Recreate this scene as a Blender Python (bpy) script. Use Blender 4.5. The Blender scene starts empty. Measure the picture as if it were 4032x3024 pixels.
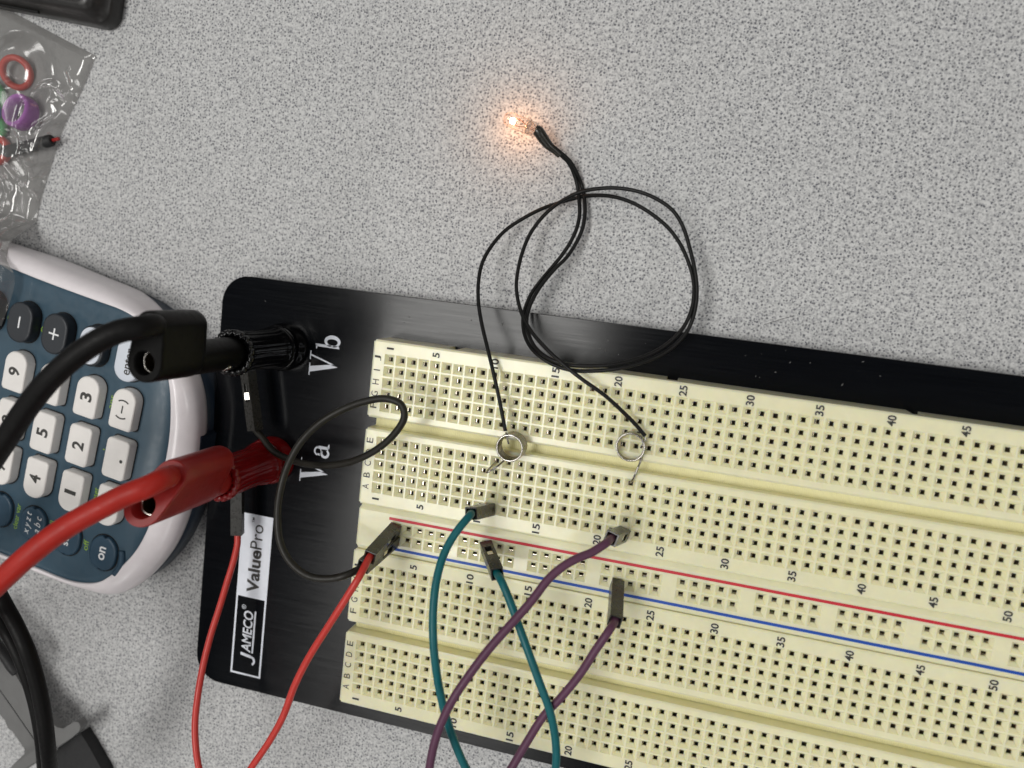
import bpy, bmesh, math, random
from mathutils import Vector, Matrix, noise

# ---------------------------------------------------------------- scene, camera, light
random.seed(7)
sc = bpy.context.scene
C = sc.collection
MM = 0.001
ZT = 13.0            # breadboard top above the table, mm; all heights below are measured from the breadboard top

RIGHT = Vector((0.96595424, 0.11748713, -0.23049768))
DOWN = Vector((0.14359852, -0.98457746, 0.09993341))
FWD = Vector((-0.21520193, -0.12963023, -0.96792775))
CAM = Vector((63.45337, 20.72512, 164.30889))
FPX = 3278.116

cam_d = bpy.data.cameras.new('camera')
cam = bpy.data.objects.new('camera', cam_d)
C.objects.link(cam)
up = -DOWN
bk = -FWD
cam.matrix_world = Matrix(((RIGHT.x, up.x, bk.x, CAM.x*MM), (RIGHT.y, up.y, bk.y, CAM.y*MM),
                           (RIGHT.z, up.z, bk.z, (CAM.z+ZT)*MM), (0, 0, 0, 1)))
cam_d.sensor_width = 36.0
cam_d.lens = FPX/4032*36
cam_d.clip_start = 0.005
cam_d.clip_end = 20
cam_d.dof.use_dof = True
cam_d.dof.focus_distance = 0.176
cam_d.dof.aperture_fstop = 15.0
sc.camera = cam

w = bpy.data.worlds.new('World')
sc.world = w
w.use_nodes = True
w.node_tree.nodes['Background'].inputs[0].default_value = (0.93, 0.95, 1.0, 1)
w.node_tree.nodes['Background'].inputs[1].default_value = 0.06

def troffer(name, loc, power, sx=0.6, sy=1.2):
    d = bpy.data.lights.new(name, 'AREA')
    d.shape = 'RECTANGLE'; d.size = sx; d.size_y = sy; d.energy = power
    d.color = (1.0, 0.985, 0.95)
    o = bpy.data.objects.new(name, d)
    o.location = loc
    C.objects.link(o)
    return o
troffer('ceiling_light', (-0.52, -0.10, 2.0), 25.5)
for lx in (-2.9, -0.52, 1.9):
    for ly in (-2.5, -0.1, 2.3):
        if (lx, ly) != (-0.52, -0.1): troffer('ceiling_light', (lx, ly, 2.0), 11.5)

sc.view_settings.view_transform = 'Standard'
sc.view_settings.look = 'None'
sc.view_settings.exposure = 0.0
sc.view_settings.gamma = 1.0
sc.cycles.use_denoising = True
sc.cycles.max_bounces = 8
sc.cycles.transparent_max_bounces = 16
sc.cycles.caustics_reflective = False
sc.cycles.caustics_refractive = False
sc.cycles.sample_clamp_indirect = 6.0

# ---------------------------------------------------------------- materials
MATS = {}
def nodes(name):
    m = bpy.data.materials.new(name); m.use_nodes = True
    MATS[name] = m
    nt = m.node_tree
    return m, nt, nt.nodes['Principled BSDF']
def setp(b, **k):
    for a, v in k.items():
        b.inputs[a.replace('_', ' ')].default_value = v
def coords(nt, scale=(1000, 1000, 1000)):
    tc = nt.nodes.new('ShaderNodeTexCoord'); mp = nt.nodes.new('ShaderNodeMapping')
    mp.inputs['Scale'].default_value = scale
    nt.links.new(tc.outputs['Object'], mp.inputs['Vector'])
    return mp.outputs['Vector']
def noise_tex(nt, vec, scale, detail=2, rough=0.5):
    n = nt.nodes.new('ShaderNodeTexNoise')
    n.inputs['Scale'].default_value = scale; n.inputs['Detail'].default_value = detail; n.inputs['Roughness'].default_value = rough
    nt.links.new(vec, n.inputs['Vector'])
    return n
def ramp(nt, fac, stops):
    r = nt.nodes.new('ShaderNodeValToRGB')
    el = r.color_ramp.elements
    while len(el) < len(stops): el.new(0.5)
    for e, (p, c) in zip(el, stops):
        e.position = p; e.color = c if len(c) == 4 else (*c, 1)
    nt.links.new(fac, r.inputs['Fac'])
    return r.outputs['Color']
def mix(nt, fac, a, b, mode='MIX'):
    m = nt.nodes.new('ShaderNodeMix'); m.data_type = 'RGBA'; m.blend_type = mode
    for i, v in ((0, fac), (6, a), (7, b)):
        if hasattr(v, 'links') or hasattr(v, 'is_linked'):
            nt.links.new(v, m.inputs[i])
        else:
            m.inputs[i].default_value = v if isinstance(v, (int, float)) else (*v, 1) if len(v) == 3 else v
    return m.outputs[2]
def mathn(nt, op, a, b=None):
    m = nt.nodes.new('ShaderNodeMath'); m.operation = op
    for i, v in ((0, a), (1, b)):
        if v is None: continue
        if hasattr(v, 'is_linked'): nt.links.new(v, m.inputs[i])
        else: m.inputs[i].default_value = v
    return m.outputs[0]
def bump(nt, b, h, strength=0.3, dist=0.0001):
    n = nt.nodes.new('ShaderNodeBump'); n.inputs['Strength'].default_value = strength; n.inputs['Distance'].default_value = dist
    nt.links.new(h, n.inputs['Height']); nt.links.new(n.outputs['Normal'], b.inputs['Normal'])

def plastic(name, col, rough=0.4, var=0.08, spec=0.5, grain=0.0, gs=6.0, sss=0.0, coat=0.0):
    """a moulded plastic: slight blotchy variation of colour and gloss"""
    m, nt, b = nodes(name)
    v = coords(nt)
    n = noise_tex(nt, v, 0.35, 4, 0.6)
    dark = tuple(c*(1-var) for c in col); lite = tuple(min(1, c*(1+var)) for c in col)
    nt.links.new(ramp(nt, n.outputs['Fac'], [(0.3, dark), (0.7, lite)]), b.inputs['Base Color'])
    n2 = noise_tex(nt, v, 0.9, 5, 0.7)
    r = ramp(nt, n2.outputs['Fac'], [(0.3, (rough*0.8,)*3), (0.7, (min(1, rough*1.25),)*3)])
    nt.links.new(r, b.inputs['Roughness'])
    b.inputs['Specular IOR Level'].default_value = spec
    if coat: b.inputs['Coat Weight'].default_value = coat; b.inputs['Coat Roughness'].default_value = 0.15
    if sss:
        b.inputs['Subsurface Weight'].default_value = sss
        b.inputs['Subsurface Radius'].default_value = (1.0, 0.85, 0.45)
        b.inputs['Subsurface Scale'].default_value = 0.0013 if sss > .5 else 0.0008
    if grain:
        n3 = noise_tex(nt, v, gs, 2)
        bump(nt, b, n3.outputs['Fac'], grain, 0.00005)
    return m

def table_mat():
    m, nt, b = nodes('speckled_laminate')
    v = coords(nt, (1450, 1450, 1450))
    big = noise_tex(nt, v, 0.035, 4)
    base = ramp(nt, big.outputs['Fac'], [(0.3, (0.515, 0.515, 0.515)), (0.7, (0.575, 0.575, 0.575))])
    # soft pale and mid-grey mottles
    n1 = noise_tex(nt, v, 0.95, 3, 0.65); n1.inputs['Distortion'].default_value = 0.6
    mott = ramp(nt, n1.outputs['Fac'], [(0.36, (0.28, 0.28, 0.29)), (0.47, (0.47, 0.47, 0.468)), (0.60, (0.61, 0.61, 0.605))])
    col = mix(nt, 0.72, base, mott)
    # distort the specks so that they are not round
    nd = noise_tex(nt, v, 1.6, 2)
    off = nt.nodes.new('ShaderNodeVectorMath'); off.operation = 'MULTIPLY_ADD'
    nt.links.new(nd.outputs['Color'], off.inputs[0]); off.inputs[1].default_value = (0.45, 0.45, 0); nt.links.new(v, off.inputs[2])
    def specks(scale, lo, hi, keep, colour, amount, col, seed):
        vo = nt.nodes.new('ShaderNodeTexVoronoi'); vo.voronoi_dimensions = '2D'
        vo.inputs['Scale'].default_value = scale
        sh = nt.nodes.new('ShaderNodeVectorMath'); sh.operation = 'ADD'
        nt.links.new(off.outputs[0], sh.inputs[0]); sh.inputs[1].default_value = (seed, seed*1.7, 0)
        nt.links.new(sh.outputs[0], vo.inputs['Vector'])
        d = ramp(nt, vo.outputs['Distance'], [(lo, (1, 1, 1)), (hi, (0, 0, 0))])
        sep = nt.nodes.new('ShaderNodeSeparateColor'); nt.links.new(vo.outputs['Color'], sep.inputs[0])
        k = ramp(nt, sep.outputs[0], [(keep, (1, 1, 1)), (keep+0.02, (0, 0, 0))])
        k2 = ramp(nt, sep.outputs[1], [(0.0, (amount*0.45,)*3), (1.0, (amount,)*3)])
        f = mathn(nt, 'MULTIPLY', mathn(nt, 'MULTIPLY', d, k), k2)
        return mix(nt, f, col, colour)
    col = specks(1.05, 0.12, 0.38, 0.80, (0.20, 0.205, 0.22), 0.65, col, 3.1)
    col = specks(0.82, 0.17, 0.33, 0.66, (0.075, 0.078, 0.09), 0.90, col, 11.7)
    col = specks(0.95, 0.09, 0.30, 0.34, (0.05, 0.054, 0.085), 0.95, col, 41.0)
    nt.links.new(col, b.inputs['Base Color'])
    setp(b, Roughness=0.55, Specular_IOR_Level=0.35)
    nt.links.new(ramp(nt, noise_tex(nt, v, 0.02, 5, 0.7).outputs['Fac'], [(0.35, (0.42,)*3), (0.65, (0.62,)*3)]), b.inputs['Roughness'])
    bump(nt, b, noise_tex(nt, v, 2.5, 2).outputs['Fac'], 0.12, 0.00006)
    return m

def plate_mat():
    m, nt, b = nodes('brushed_black_anodised')
    v = coords(nt, (18, 900, 900))
    n = noise_tex(nt, v, 4.0, 3, 0.7)
    nt.links.new(ramp(nt, n.outputs['Fac'], [(0.3, (0.0016, 0.002, 0.003)), (0.75, (0.004, 0.0048, 0.0065))]), b.inputs['Base Color'])
    nt.links.new(ramp(nt, n.outputs['Fac'], [(0.3, (0.19,)*3), (0.7, (0.27,)*3)]), b.inputs['Roughness'])
    b.inputs['Specular IOR Level'].default_value = 0.30
    b.inputs['Anisotropic'].default_value = 0.93
    tg = nt.nodes.new('ShaderNodeCombineXYZ'); tg.inputs[1].default_value = 1.0
    nt.links.new(tg.outputs[0], b.inputs['Tangent'])
    bump(nt, b, n.outputs['Fac'], 0.05, 0.00004)
    return m

def film_mat(name, body, haze, gloss, boost=1.0, top=1.0, rough=0.13, tint=0.97, rim=0.0):
    m = bpy.data.materials.new(name); m.use_nodes = True; MATS[name] = m
    nt = m.node_tree; nt.nodes.clear()
    out = nt.nodes.new('ShaderNodeOutputMaterial')
    tr = nt.nodes.new('ShaderNodeBsdfTransparent'); tr.inputs[0].default_value = (tint, tint, tint, 1)
    df = nt.nodes.new('ShaderNodeBsdfDiffuse'); df.inputs[0].default_value = (*body, 1)
    gl = nt.nodes.new('ShaderNodeBsdfGlossy'); gl.inputs['Roughness'].default_value = rough
    a = nt.nodes.new('ShaderNodeMixShader'); a.inputs[0].default_value = haze
    nt.links.new(tr.outputs[0], a.inputs[1]); nt.links.new(df.outputs[0], a.inputs[2])
    fr = nt.nodes.new('ShaderNodeLayerWeight'); fr.inputs['Blend'].default_value = gloss
    if rim:   # darker edge from refraction, put in as body colour towards the rim
        fc = nt.nodes.new('ShaderNodeLayerWeight'); fc.inputs['Blend'].default_value = 0.5
        nt.links.new(mathn(nt, 'ADD', mathn(nt, 'MULTIPLY', mathn(nt, 'POWER', fc.outputs['Facing'], 3.0), rim), haze), a.inputs[0])
    bsh = nt.nodes.new('ShaderNodeMixShader'); nt.links.new(mathn(nt, 'MINIMUM', mathn(nt, 'MULTIPLY', fr.outputs['Fresnel'], boost), top), bsh.inputs[0])
    nt.links.new(a.outputs[0], bsh.inputs[1]); nt.links.new(gl.outputs[0], bsh.inputs[2])
    v = coords(nt)
    n = noise_tex(nt, v, 0.22, 5, 0.62); n.inputs['Distortion'].default_value = 0.8
    bp = nt.nodes.new('ShaderNodeBump'); bp.inputs['Strength'].default_value = 0.06; bp.inputs['Distance'].default_value = 0.0006
    nt.links.new(n.outputs['Fac'], bp.inputs['Height'])
    nt.links.new(bp.outputs['Normal'], gl.inputs['Normal'])
    nt.links.new(bsh.outputs[0], out.inputs[0])
    return m

def metal(name, col, rough):
    m, nt, b = nodes(name)
    v = coords(nt)
    n = noise_tex(nt, v, 1.5, 3)
    nt.links.new(ramp(nt, n.outputs['Fac'], [(0.3, tuple(c*0.8 for c in col)), (0.7, col)]), b.inputs['Base Color'])
    setp(b, Metallic=1.0, Roughness=rough)
    return m

table_mat(); plate_mat()
CREAM = (0.845, 0.815, 0.58)
plastic('cream_plastic', CREAM, 0.21, 0.03, 0.5, 0.16, 0.8, sss=0.85)
def ribbed():
    m, nt, b = nodes('cream_plastic_ribbed')
    v = coords(nt)
    nt.nodes  # ribs run across the channel
    wv = nt.nodes.new('ShaderNodeTexWave'); wv.bands_direction = 'X'; wv.inputs['Scale'].default_value = 0.75; wv.inputs['Distortion'].default_value = 1.2
    nt.links.new(v, wv.inputs['Vector'])
    n = noise_tex(nt, v, 0.3, 3)
    nt.links.new(ramp(nt, n.outputs['Fac'], [(0.3, (0.80, 0.755, 0.42)), (0.7, (0.84, 0.80, 0.48))]), b.inputs['Base Color'])  # yellower than the strips: light bouncing between the channel walls put into the colour
    setp(b, Roughness=0.4)
    bump(nt, b, wv.outputs['Fac'], 0.5, 0.00012)
ribbed()
plastic('hole_shade_brown', (0.10, 0.075, 0.035), 0.8, 0.1)
plastic('print_black', (0.035, 0.033, 0.03), 0.55, 0.15)
plastic('print_white', (0.74, 0.77, 0.84), 0.5, 0.04)
plastic('print_red', (0.58, 0.02, 0.035), 0.45, 0.06)
plastic('print_blue', (0.004, 0.07, 0.40), 0.45, 0.06)
plastic('print_green', (0.28, 0.46, 0.03), 0.5, 0.1)
plastic('print_key_white', (0.78, 0.79, 0.80), 0.5, 0.04)
plastic('post_black', (0.003, 0.003, 0.0035), 0.16, 0.1, 0.4)
plastic('plug_black', (0.0025, 0.0024, 0.0023), 0.40, 0.15, 0.13, 0.06, 2.5)
plastic('post_red', (0.19, 0.004, 0.005), 0.22, 0.1, 0.5, sss=0.15)
plastic('plug_red', (0.28, 0.010, 0.008), 0.36, 0.1, 0.5, 0.06, 1.8, sss=0.2)
plastic('lead_red', (0.40, 0.018, 0.011), 0.45, 0.08, 0.3)
plastic('lead_black', (0.004, 0.0036, 0.0036), 0.5, 0.1, 0.18)
plastic('wire_red', (0.56, 0.040, 0.030), 0.38, 0.06, 0.5)
plastic('wire_black', (0.014, 0.0125, 0.009), 0.46, 0.1, 0.35)
plastic('wire_teal', (0.004, 0.115, 0.130), 0.40, 0.07, 0.35)
plastic('wire_purple', (0.105, 0.038, 0.076), 0.45, 0.07, 0.35)
plastic('wire_fine_black', (0.005, 0.005, 0.005), 0.42, 0.1, 0.25)
plastic('housing_black', (0.028, 0.027, 0.024), 0.28, 0.1, 0.5)
plastic('housing_inside', (0.005, 0.005, 0.005), 0.6, 0.1, 0.3)  # near-black copy of the housing plastic, shade of openings put into the colour
plastic('heat_shrink', (0.020, 0.018, 0.014), 0.28, 0.12, 0.5)
plastic('calc_white', (0.85, 0.80, 0.82), 0.22, 0.03, 0.5, 0.0)
plastic('calc_navy', (0.030, 0.070, 0.105), 0.36, 0.05, 0.5, 0.10, 5)
plastic('calc_cover', (0.022, 0.036, 0.058), 0.34, 0.06, 0.5, 0.05, 4)
plastic('key_white', (0.83, 0.80, 0.77), 0.42, 0.03, 0.4, 0.08, 4)
plastic('key_pale', (0.66, 0.70, 0.77), 0.42, 0.03, 0.4, 0.05, 4)
plastic('key_charcoal', (0.018, 0.022, 0.028), 0.44, 0.06, 0.4, 0.08, 4)
plastic('key_navy', (0.022, 0.058, 0.095), 0.40, 0.06, 0.4, 0.08, 4)
plastic('device_black', (0.018, 0.017, 0.016), 0.38, 0.12, 0.5, 0.08, 4)
plastic('device_panel', (0.010, 0.010, 0.011), 0.30, 0.12, 0.5, 0.05, 4)
plastic('grey_plastic', (0.15, 0.15, 0.148), 0.42, 0.06, 0.4, 0.08, 3)
plastic('black_rubber', (0.014, 0.014, 0.015), 0.55, 0.12, 0.4, 0.08, 3)
plastic('silicone_red', (0.62, 0.045, 0.025), 0.40, 0.06, 0.5, sss=0.1)
plastic('silicone_purple', (0.46, 0.13, 0.52), 0.40, 0.06, 0.5, sss=0.1)
plastic('silicone_green', (0.05, 0.40, 0.10), 0.40, 0.06, 0.5)
plastic('silicone_blue', (0.02, 0.16, 0.48), 0.40, 0.06, 0.5)
plastic('lint', (0.09, 0.09, 0.088), 0.9, 0.1)
metal('nickel', (0.78, 0.74, 0.68), 0.22)
metal('spring_steel', (0.46, 0.435, 0.40), 0.20)
metal('clip_shaded', (0.20, 0.17, 0.13), 0.55)  # darkened clip metal for the right leaf, so bulb glints stay out
metal('dull_brass', (0.20, 0.15, 0.07), 0.45)
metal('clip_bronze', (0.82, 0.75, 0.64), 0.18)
metal('copper', (0.62, 0.26, 0.14), 0.35)
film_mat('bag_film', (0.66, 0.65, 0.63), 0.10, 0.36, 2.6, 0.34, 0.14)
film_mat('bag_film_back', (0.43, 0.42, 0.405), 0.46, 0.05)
film_mat('bulb_glass', (0.30, 0.22, 0.17), 0.015, 0.16, 1.0, 0.30, 0.05, 0.93, 0.45)
film_mat('milky_glass', (0.60, 0.45, 0.36), 0.30, 0.16, 1.0, 0.40, 0.08, 0.92, 0.4)
def filament():
    m = bpy.data.materials.new('glowing_filament'); m.use_nodes = True; MATS['glowing_filament'] = m
    nt = m.node_tree; nt.nodes.clear()
    out = nt.nodes.new('ShaderNodeOutputMaterial'); e = nt.nodes.new('ShaderNodeEmission')
    e.inputs[0].default_value = (1.0, 0.47, 0.20, 1); e.inputs[1].default_value = 210
    nt.links.new(e.outputs[0], out.inputs[0])
filament()

# ---------------------------------------------------------------- helpers
def at(px, py, z):
    """photograph pixel + height (mm from the breadboard top) -> point in mm"""
    d = RIGHT*((px-2016)/FPX) + DOWN*((py-1512)/FPX) + FWD
    return CAM + d*((z-CAM.z)/d.z)

def tag(o, label=None, cat=None, group=None, kind=None):
    if label: o['label'] = label
    if cat: o['category'] = cat
    if group: o['group'] = group
    if kind: o['kind'] = kind
    return o
ORIGIN = Vector((0, 0, 0))
def thing(name, loc, label, cat, group=None):
    o = bpy.data.objects.new(name, None)
    o.empty_display_size = 0.003
    o.location = (loc[0]*MM, loc[1]*MM, (loc[2]+ZT)*MM)
    o['base'] = [float(loc[0]), float(loc[1]), float(loc[2])]
    C.objects.link(o)
    return tag(o, label, cat, group)
def root_of(o):
    while o.parent: o = o.parent
    return o
class MB:
    """collects vertices (mm, board frame) and faces"""
    def __init__(s): s.v = []; s.f = []; s.mi = []; s.sm = []; s.cur = 0; s.smooth = False
    def add(s, vs, fs, smooth=None):
        n = len(s.v); s.v += [Vector(p) for p in vs]
        for f in fs:
            s.f.append([i+n for i in f]); s.mi.append(s.cur); s.sm.append(s.smooth if smooth is None else smooth)
    def quad(s, a, b, c, d, smooth=None): s.add([a, b, c, d], [(0, 1, 2, 3)], smooth)
    def box(s, lo, hi):
        x0, y0, z0 = lo; x1, y1, z1 = hi
        s.add([(x0, y0, z0), (x1, y0, z0), (x1, y1, z0), (x0, y1, z0), (x0, y0, z1), (x1, y0, z1), (x1, y1, z1), (x0, y1, z1)],
              [(3, 2, 1, 0), (4, 5, 6, 7), (0, 1, 5, 4), (1, 2, 6, 5), (2, 3, 7, 6), (3, 0, 4, 7)])
    def loft(s, rings, cap0=True, cap1=True, smooth=True, closed=True):
        n = len(rings[0]); vs = [p for r in rings for p in r]; fs = []
        for k in range(len(rings)-1):
            for i in range(n if closed else n-1):
                j = (i+1) % n
                fs.append((k*n+i, k*n+j, (k+1)*n+j, (k+1)*n+i))
        s.add(vs, fs, smooth)
        if cap0: s.add(rings[0], [tuple(range(n-1, -1, -1))], False)
        if cap1: s.add(rings[-1], [tuple(range(n))], False)
    def build(s, name, mat, parent=None, bevel=0.0, segs=2, recalc=False, merge=0.0, angle=None):
        base = ORIGIN
        if parent is not None:
            r = root_of(parent)
            if 'base' in r: base = Vector(r['base'])
        me = bpy.data.meshes.new(name)
        off = Vector((0, 0, ZT)) if parent is None else Vector((0, 0, 0))
        me.from_pydata([tuple((p-base+off)*MM) for p in s.v], [], s.f)
        mats = mat if isinstance(mat, (list, tuple)) else [mat]
        for k in mats: me.materials.append(MATS[k])
        me.polygons.foreach_set('material_index', s.mi)
        me.polygons.foreach_set('use_smooth', s.sm)
        if recalc or merge:
            bm = bmesh.new(); bm.from_mesh(me)
            if merge: bmesh.ops.remove_doubles(bm, verts=bm.verts, dist=merge*MM)
            if recalc: bmesh.ops.recalc_face_normals(bm, faces=bm.faces)
            bm.to_mesh(me); bm.free()
        o = bpy.data.objects.new(name, me); C.objects.link(o)
        if parent is not None: o.parent = parent
        if bevel:
            b = o.modifiers.new('bevel', 'BEVEL'); b.width = bevel*MM; b.segments = segs; b.limit_method = 'ANGLE'; b.angle_limit = math.radians(angle or 35)
        return o

def catmull(pts, k=8):
    pts = [Vector(p) for p in pts]
    P = [pts[0]*2-pts[1]] + pts + [pts[-1]*2-pts[-2]]
    out = []
    for i in range(1, len(P)-2):
        p0, p1, p2, p3 = P[i-1], P[i], P[i+1], P[i+2]
        t0 = 0.0; t1 = t0+max(1e-6, (p1-p0).length)**0.5; t2 = t1+max(1e-6, (p2-p1).length)**0.5; t3 = t2+max(1e-6, (p3-p2).length)**0.5
        for j in range(k):
            t = t1+(t2-t1)*j/k
            a1 = p0*((t1-t)/(t1-t0))+p1*((t-t0)/(t1-t0)); a2 = p1*((t2-t)/(t2-t1))+p2*((t-t1)/(t2-t1)); a3 = p2*((t3-t)/(t3-t2))+p3*((t-t2)/(t3-t2))
            b1 = a1*((t2-t)/(t2-t0))+a2*((t-t0)/(t2-t0)); b2 = a2*((t3-t)/(t3-t1))+a3*((t-t1)/(t3-t1))
            out.append(b1*((t2-t)/(t2-t1))+b2*((t-t1)/(t2-t1)))
    out.append(pts[-1])
    return out
def tube(mb, path, r, n=12, caps=True):
    path = [Vector(p) for p in path]
    rings = []; nrm = None
    for i, p in enumerate(path):
        t = (path[min(i+1, len(path)-1)]-path[max(i-1, 0)]).normalized()
        if nrm is None:
            nrm = t.cross(Vector((0, 0, 1)))
            if nrm.length < 1e-3: nrm = t.cross(Vector((1, 0, 0)))
        nrm = (nrm-t*nrm.dot(t)).normalized(); bn = t.cross(nrm)
        rr = r(i/(len(path)-1)) if callable(r) else r
        rings.append([p+(nrm*math.cos(a)+bn*math.sin(a))*rr for a in (2*math.pi*q/n for q in range(n))])
    mb.loft(rings, caps, caps, True)
def lathe(mb, c, axis, prof, n=32, rf=None, cap0=True, cap1=True):
    """prof: (distance along axis, radius)"""
    axis = Vector(axis).normalized(); c = Vector(c)
    e1 = axis.cross(Vector((0, 1, 0)))
    if e1.length < 1e-3: e1 = axis.cross(Vector((1, 0, 0)))
    e1.normalize(); e2 = axis.cross(e1)
    rings = [[c+axis*h+(e1*math.cos(a)+e2*math.sin(a))*(r if rf is None else rf(h, r, a)) for a in (2*math.pi*q/n for q in range(n))] for h, r in prof]
    mb.loft(rings, cap0, cap1, True)

FONT = {}
def text_mesh(s, off=0.0, shear=0.0):
    key = (s, off, shear)
    if key not in FONT:
        cu = bpy.data.curves.new('lettering', 'FONT'); cu.body = s; cu.size = 1.0; cu.offset = off; cu.shear = shear
        cu.resolution_u = 4
        o = bpy.data.objects.new('lettering', cu); C.objects.link(o)
        dg = bpy.context.evaluated_depsgraph_get()
        me = bpy.data.meshes.new_from_object(o.evaluated_get(dg))
        vs = [tuple(v.co) for v in me.vertices]; fs = [tuple(p.vertices) for p in me.polygons]
        bpy.data.objects.remove(o); bpy.data.meshes.remove(me)
        x0 = min(v[0] for v in vs); x1 = max(v[0] for v in vs); y0 = min(v[1] for v in vs); y1 = max(v[1] for v in vs)
        FONT[key] = ([((v[0]-x0)/(x1-x0)-0.5, (v[1]-y0)/(y1-y0)-0.5) for v in vs], fs)
    return FONT[key]
def text(name, s, cx, cy, z, wid, hei, mat, parent, ang=90, off=0.0, shear=0.0, tilt=None):
    """flat lettering wid x hei mm centred at cx, cy; ang = reading direction"""
    vs, fs = text_mesh(s, off, shear)
    ca, sa = math.cos(math.radians(ang)), math.sin(math.radians(ang))
    mb = MB()
    mb.add([(cx+x*wid*ca-y*hei*sa, cy+x*wid*sa+y*hei*ca, z if tilt is None else z+tilt(cx+x*wid*ca-y*hei*sa, cy+x*wid*sa+y*hei*ca)) for x, y in vs], fs, False)
    return mb.build(name, mat, parent)
def flat(name, polys, z, mat, parent):
    mb = MB()
    for p in polys: mb.add([(x, y, z) for x, y in p], [tuple(range(len(p)))], False)
    return mb.build(name, mat, parent)

TZ = -ZT            # table top in board heights
PZ = -8.5           # metal plate top

# ---------------------------------------------------------------- table
mb = MB()
mb.box((-420, -420, TZ-28), (460, 420, TZ))
o = mb.build('table_top', 'speckled_laminate')
tag(o, 'pale grey speckled laminate table top', None, kind='structure')

# ---------------------------------------------------------------- the breadboard on its plate
BX1 = 162.2         # strips run on to the right, out of the picture
bb = thing('breadboard', (60, -36, TZ), 'cream solderless breadboard strips on a black metal plate with two binding posts', 'breadboard')
def rrect(x0, y0, x1, y1, r, n=8):
    out = []
    for cx, cy, a0 in ((x1-r, y1-r, 0), (x0+r, y1-r, 90), (x0+r, y0+r, 180), (x1-r, y0+r, 270)):
        for k in range(n+1):
            a = math.radians(a0+90*k/n); out.append((cx+r*math.cos(a), cy+r*math.sin(a)))
    return out
mb = MB()
ol = rrect(-45.5, -85.7, 196, 13.2, 6.5)
mb.loft([[(x, y, PZ-1.6) for x, y in ol], [(x, y, PZ-0.15) for x, y in ol], [(x*0.9987+0.05, y*0.9987-0.05, PZ) for x, y in ol]], True, True, False)
plate = mb.build('base_plate', 'brushed_black_anodised', bb)
tag(plate, 'black brushed metal plate with rounded corners and white printing')
for fx, fy in ((-36, 4), (-36, -77), (186, 4), (186, -77)):
    mb = MB(); lathe(mb, (fx, fy, TZ), (0, 0, 1), [(0, 5.2), (0.3, 5.5), (2.5, 5.0), (2.9, 4.6)], 24)
    mb.build('rubber_foot', 'black_rubber', bb)

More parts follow.
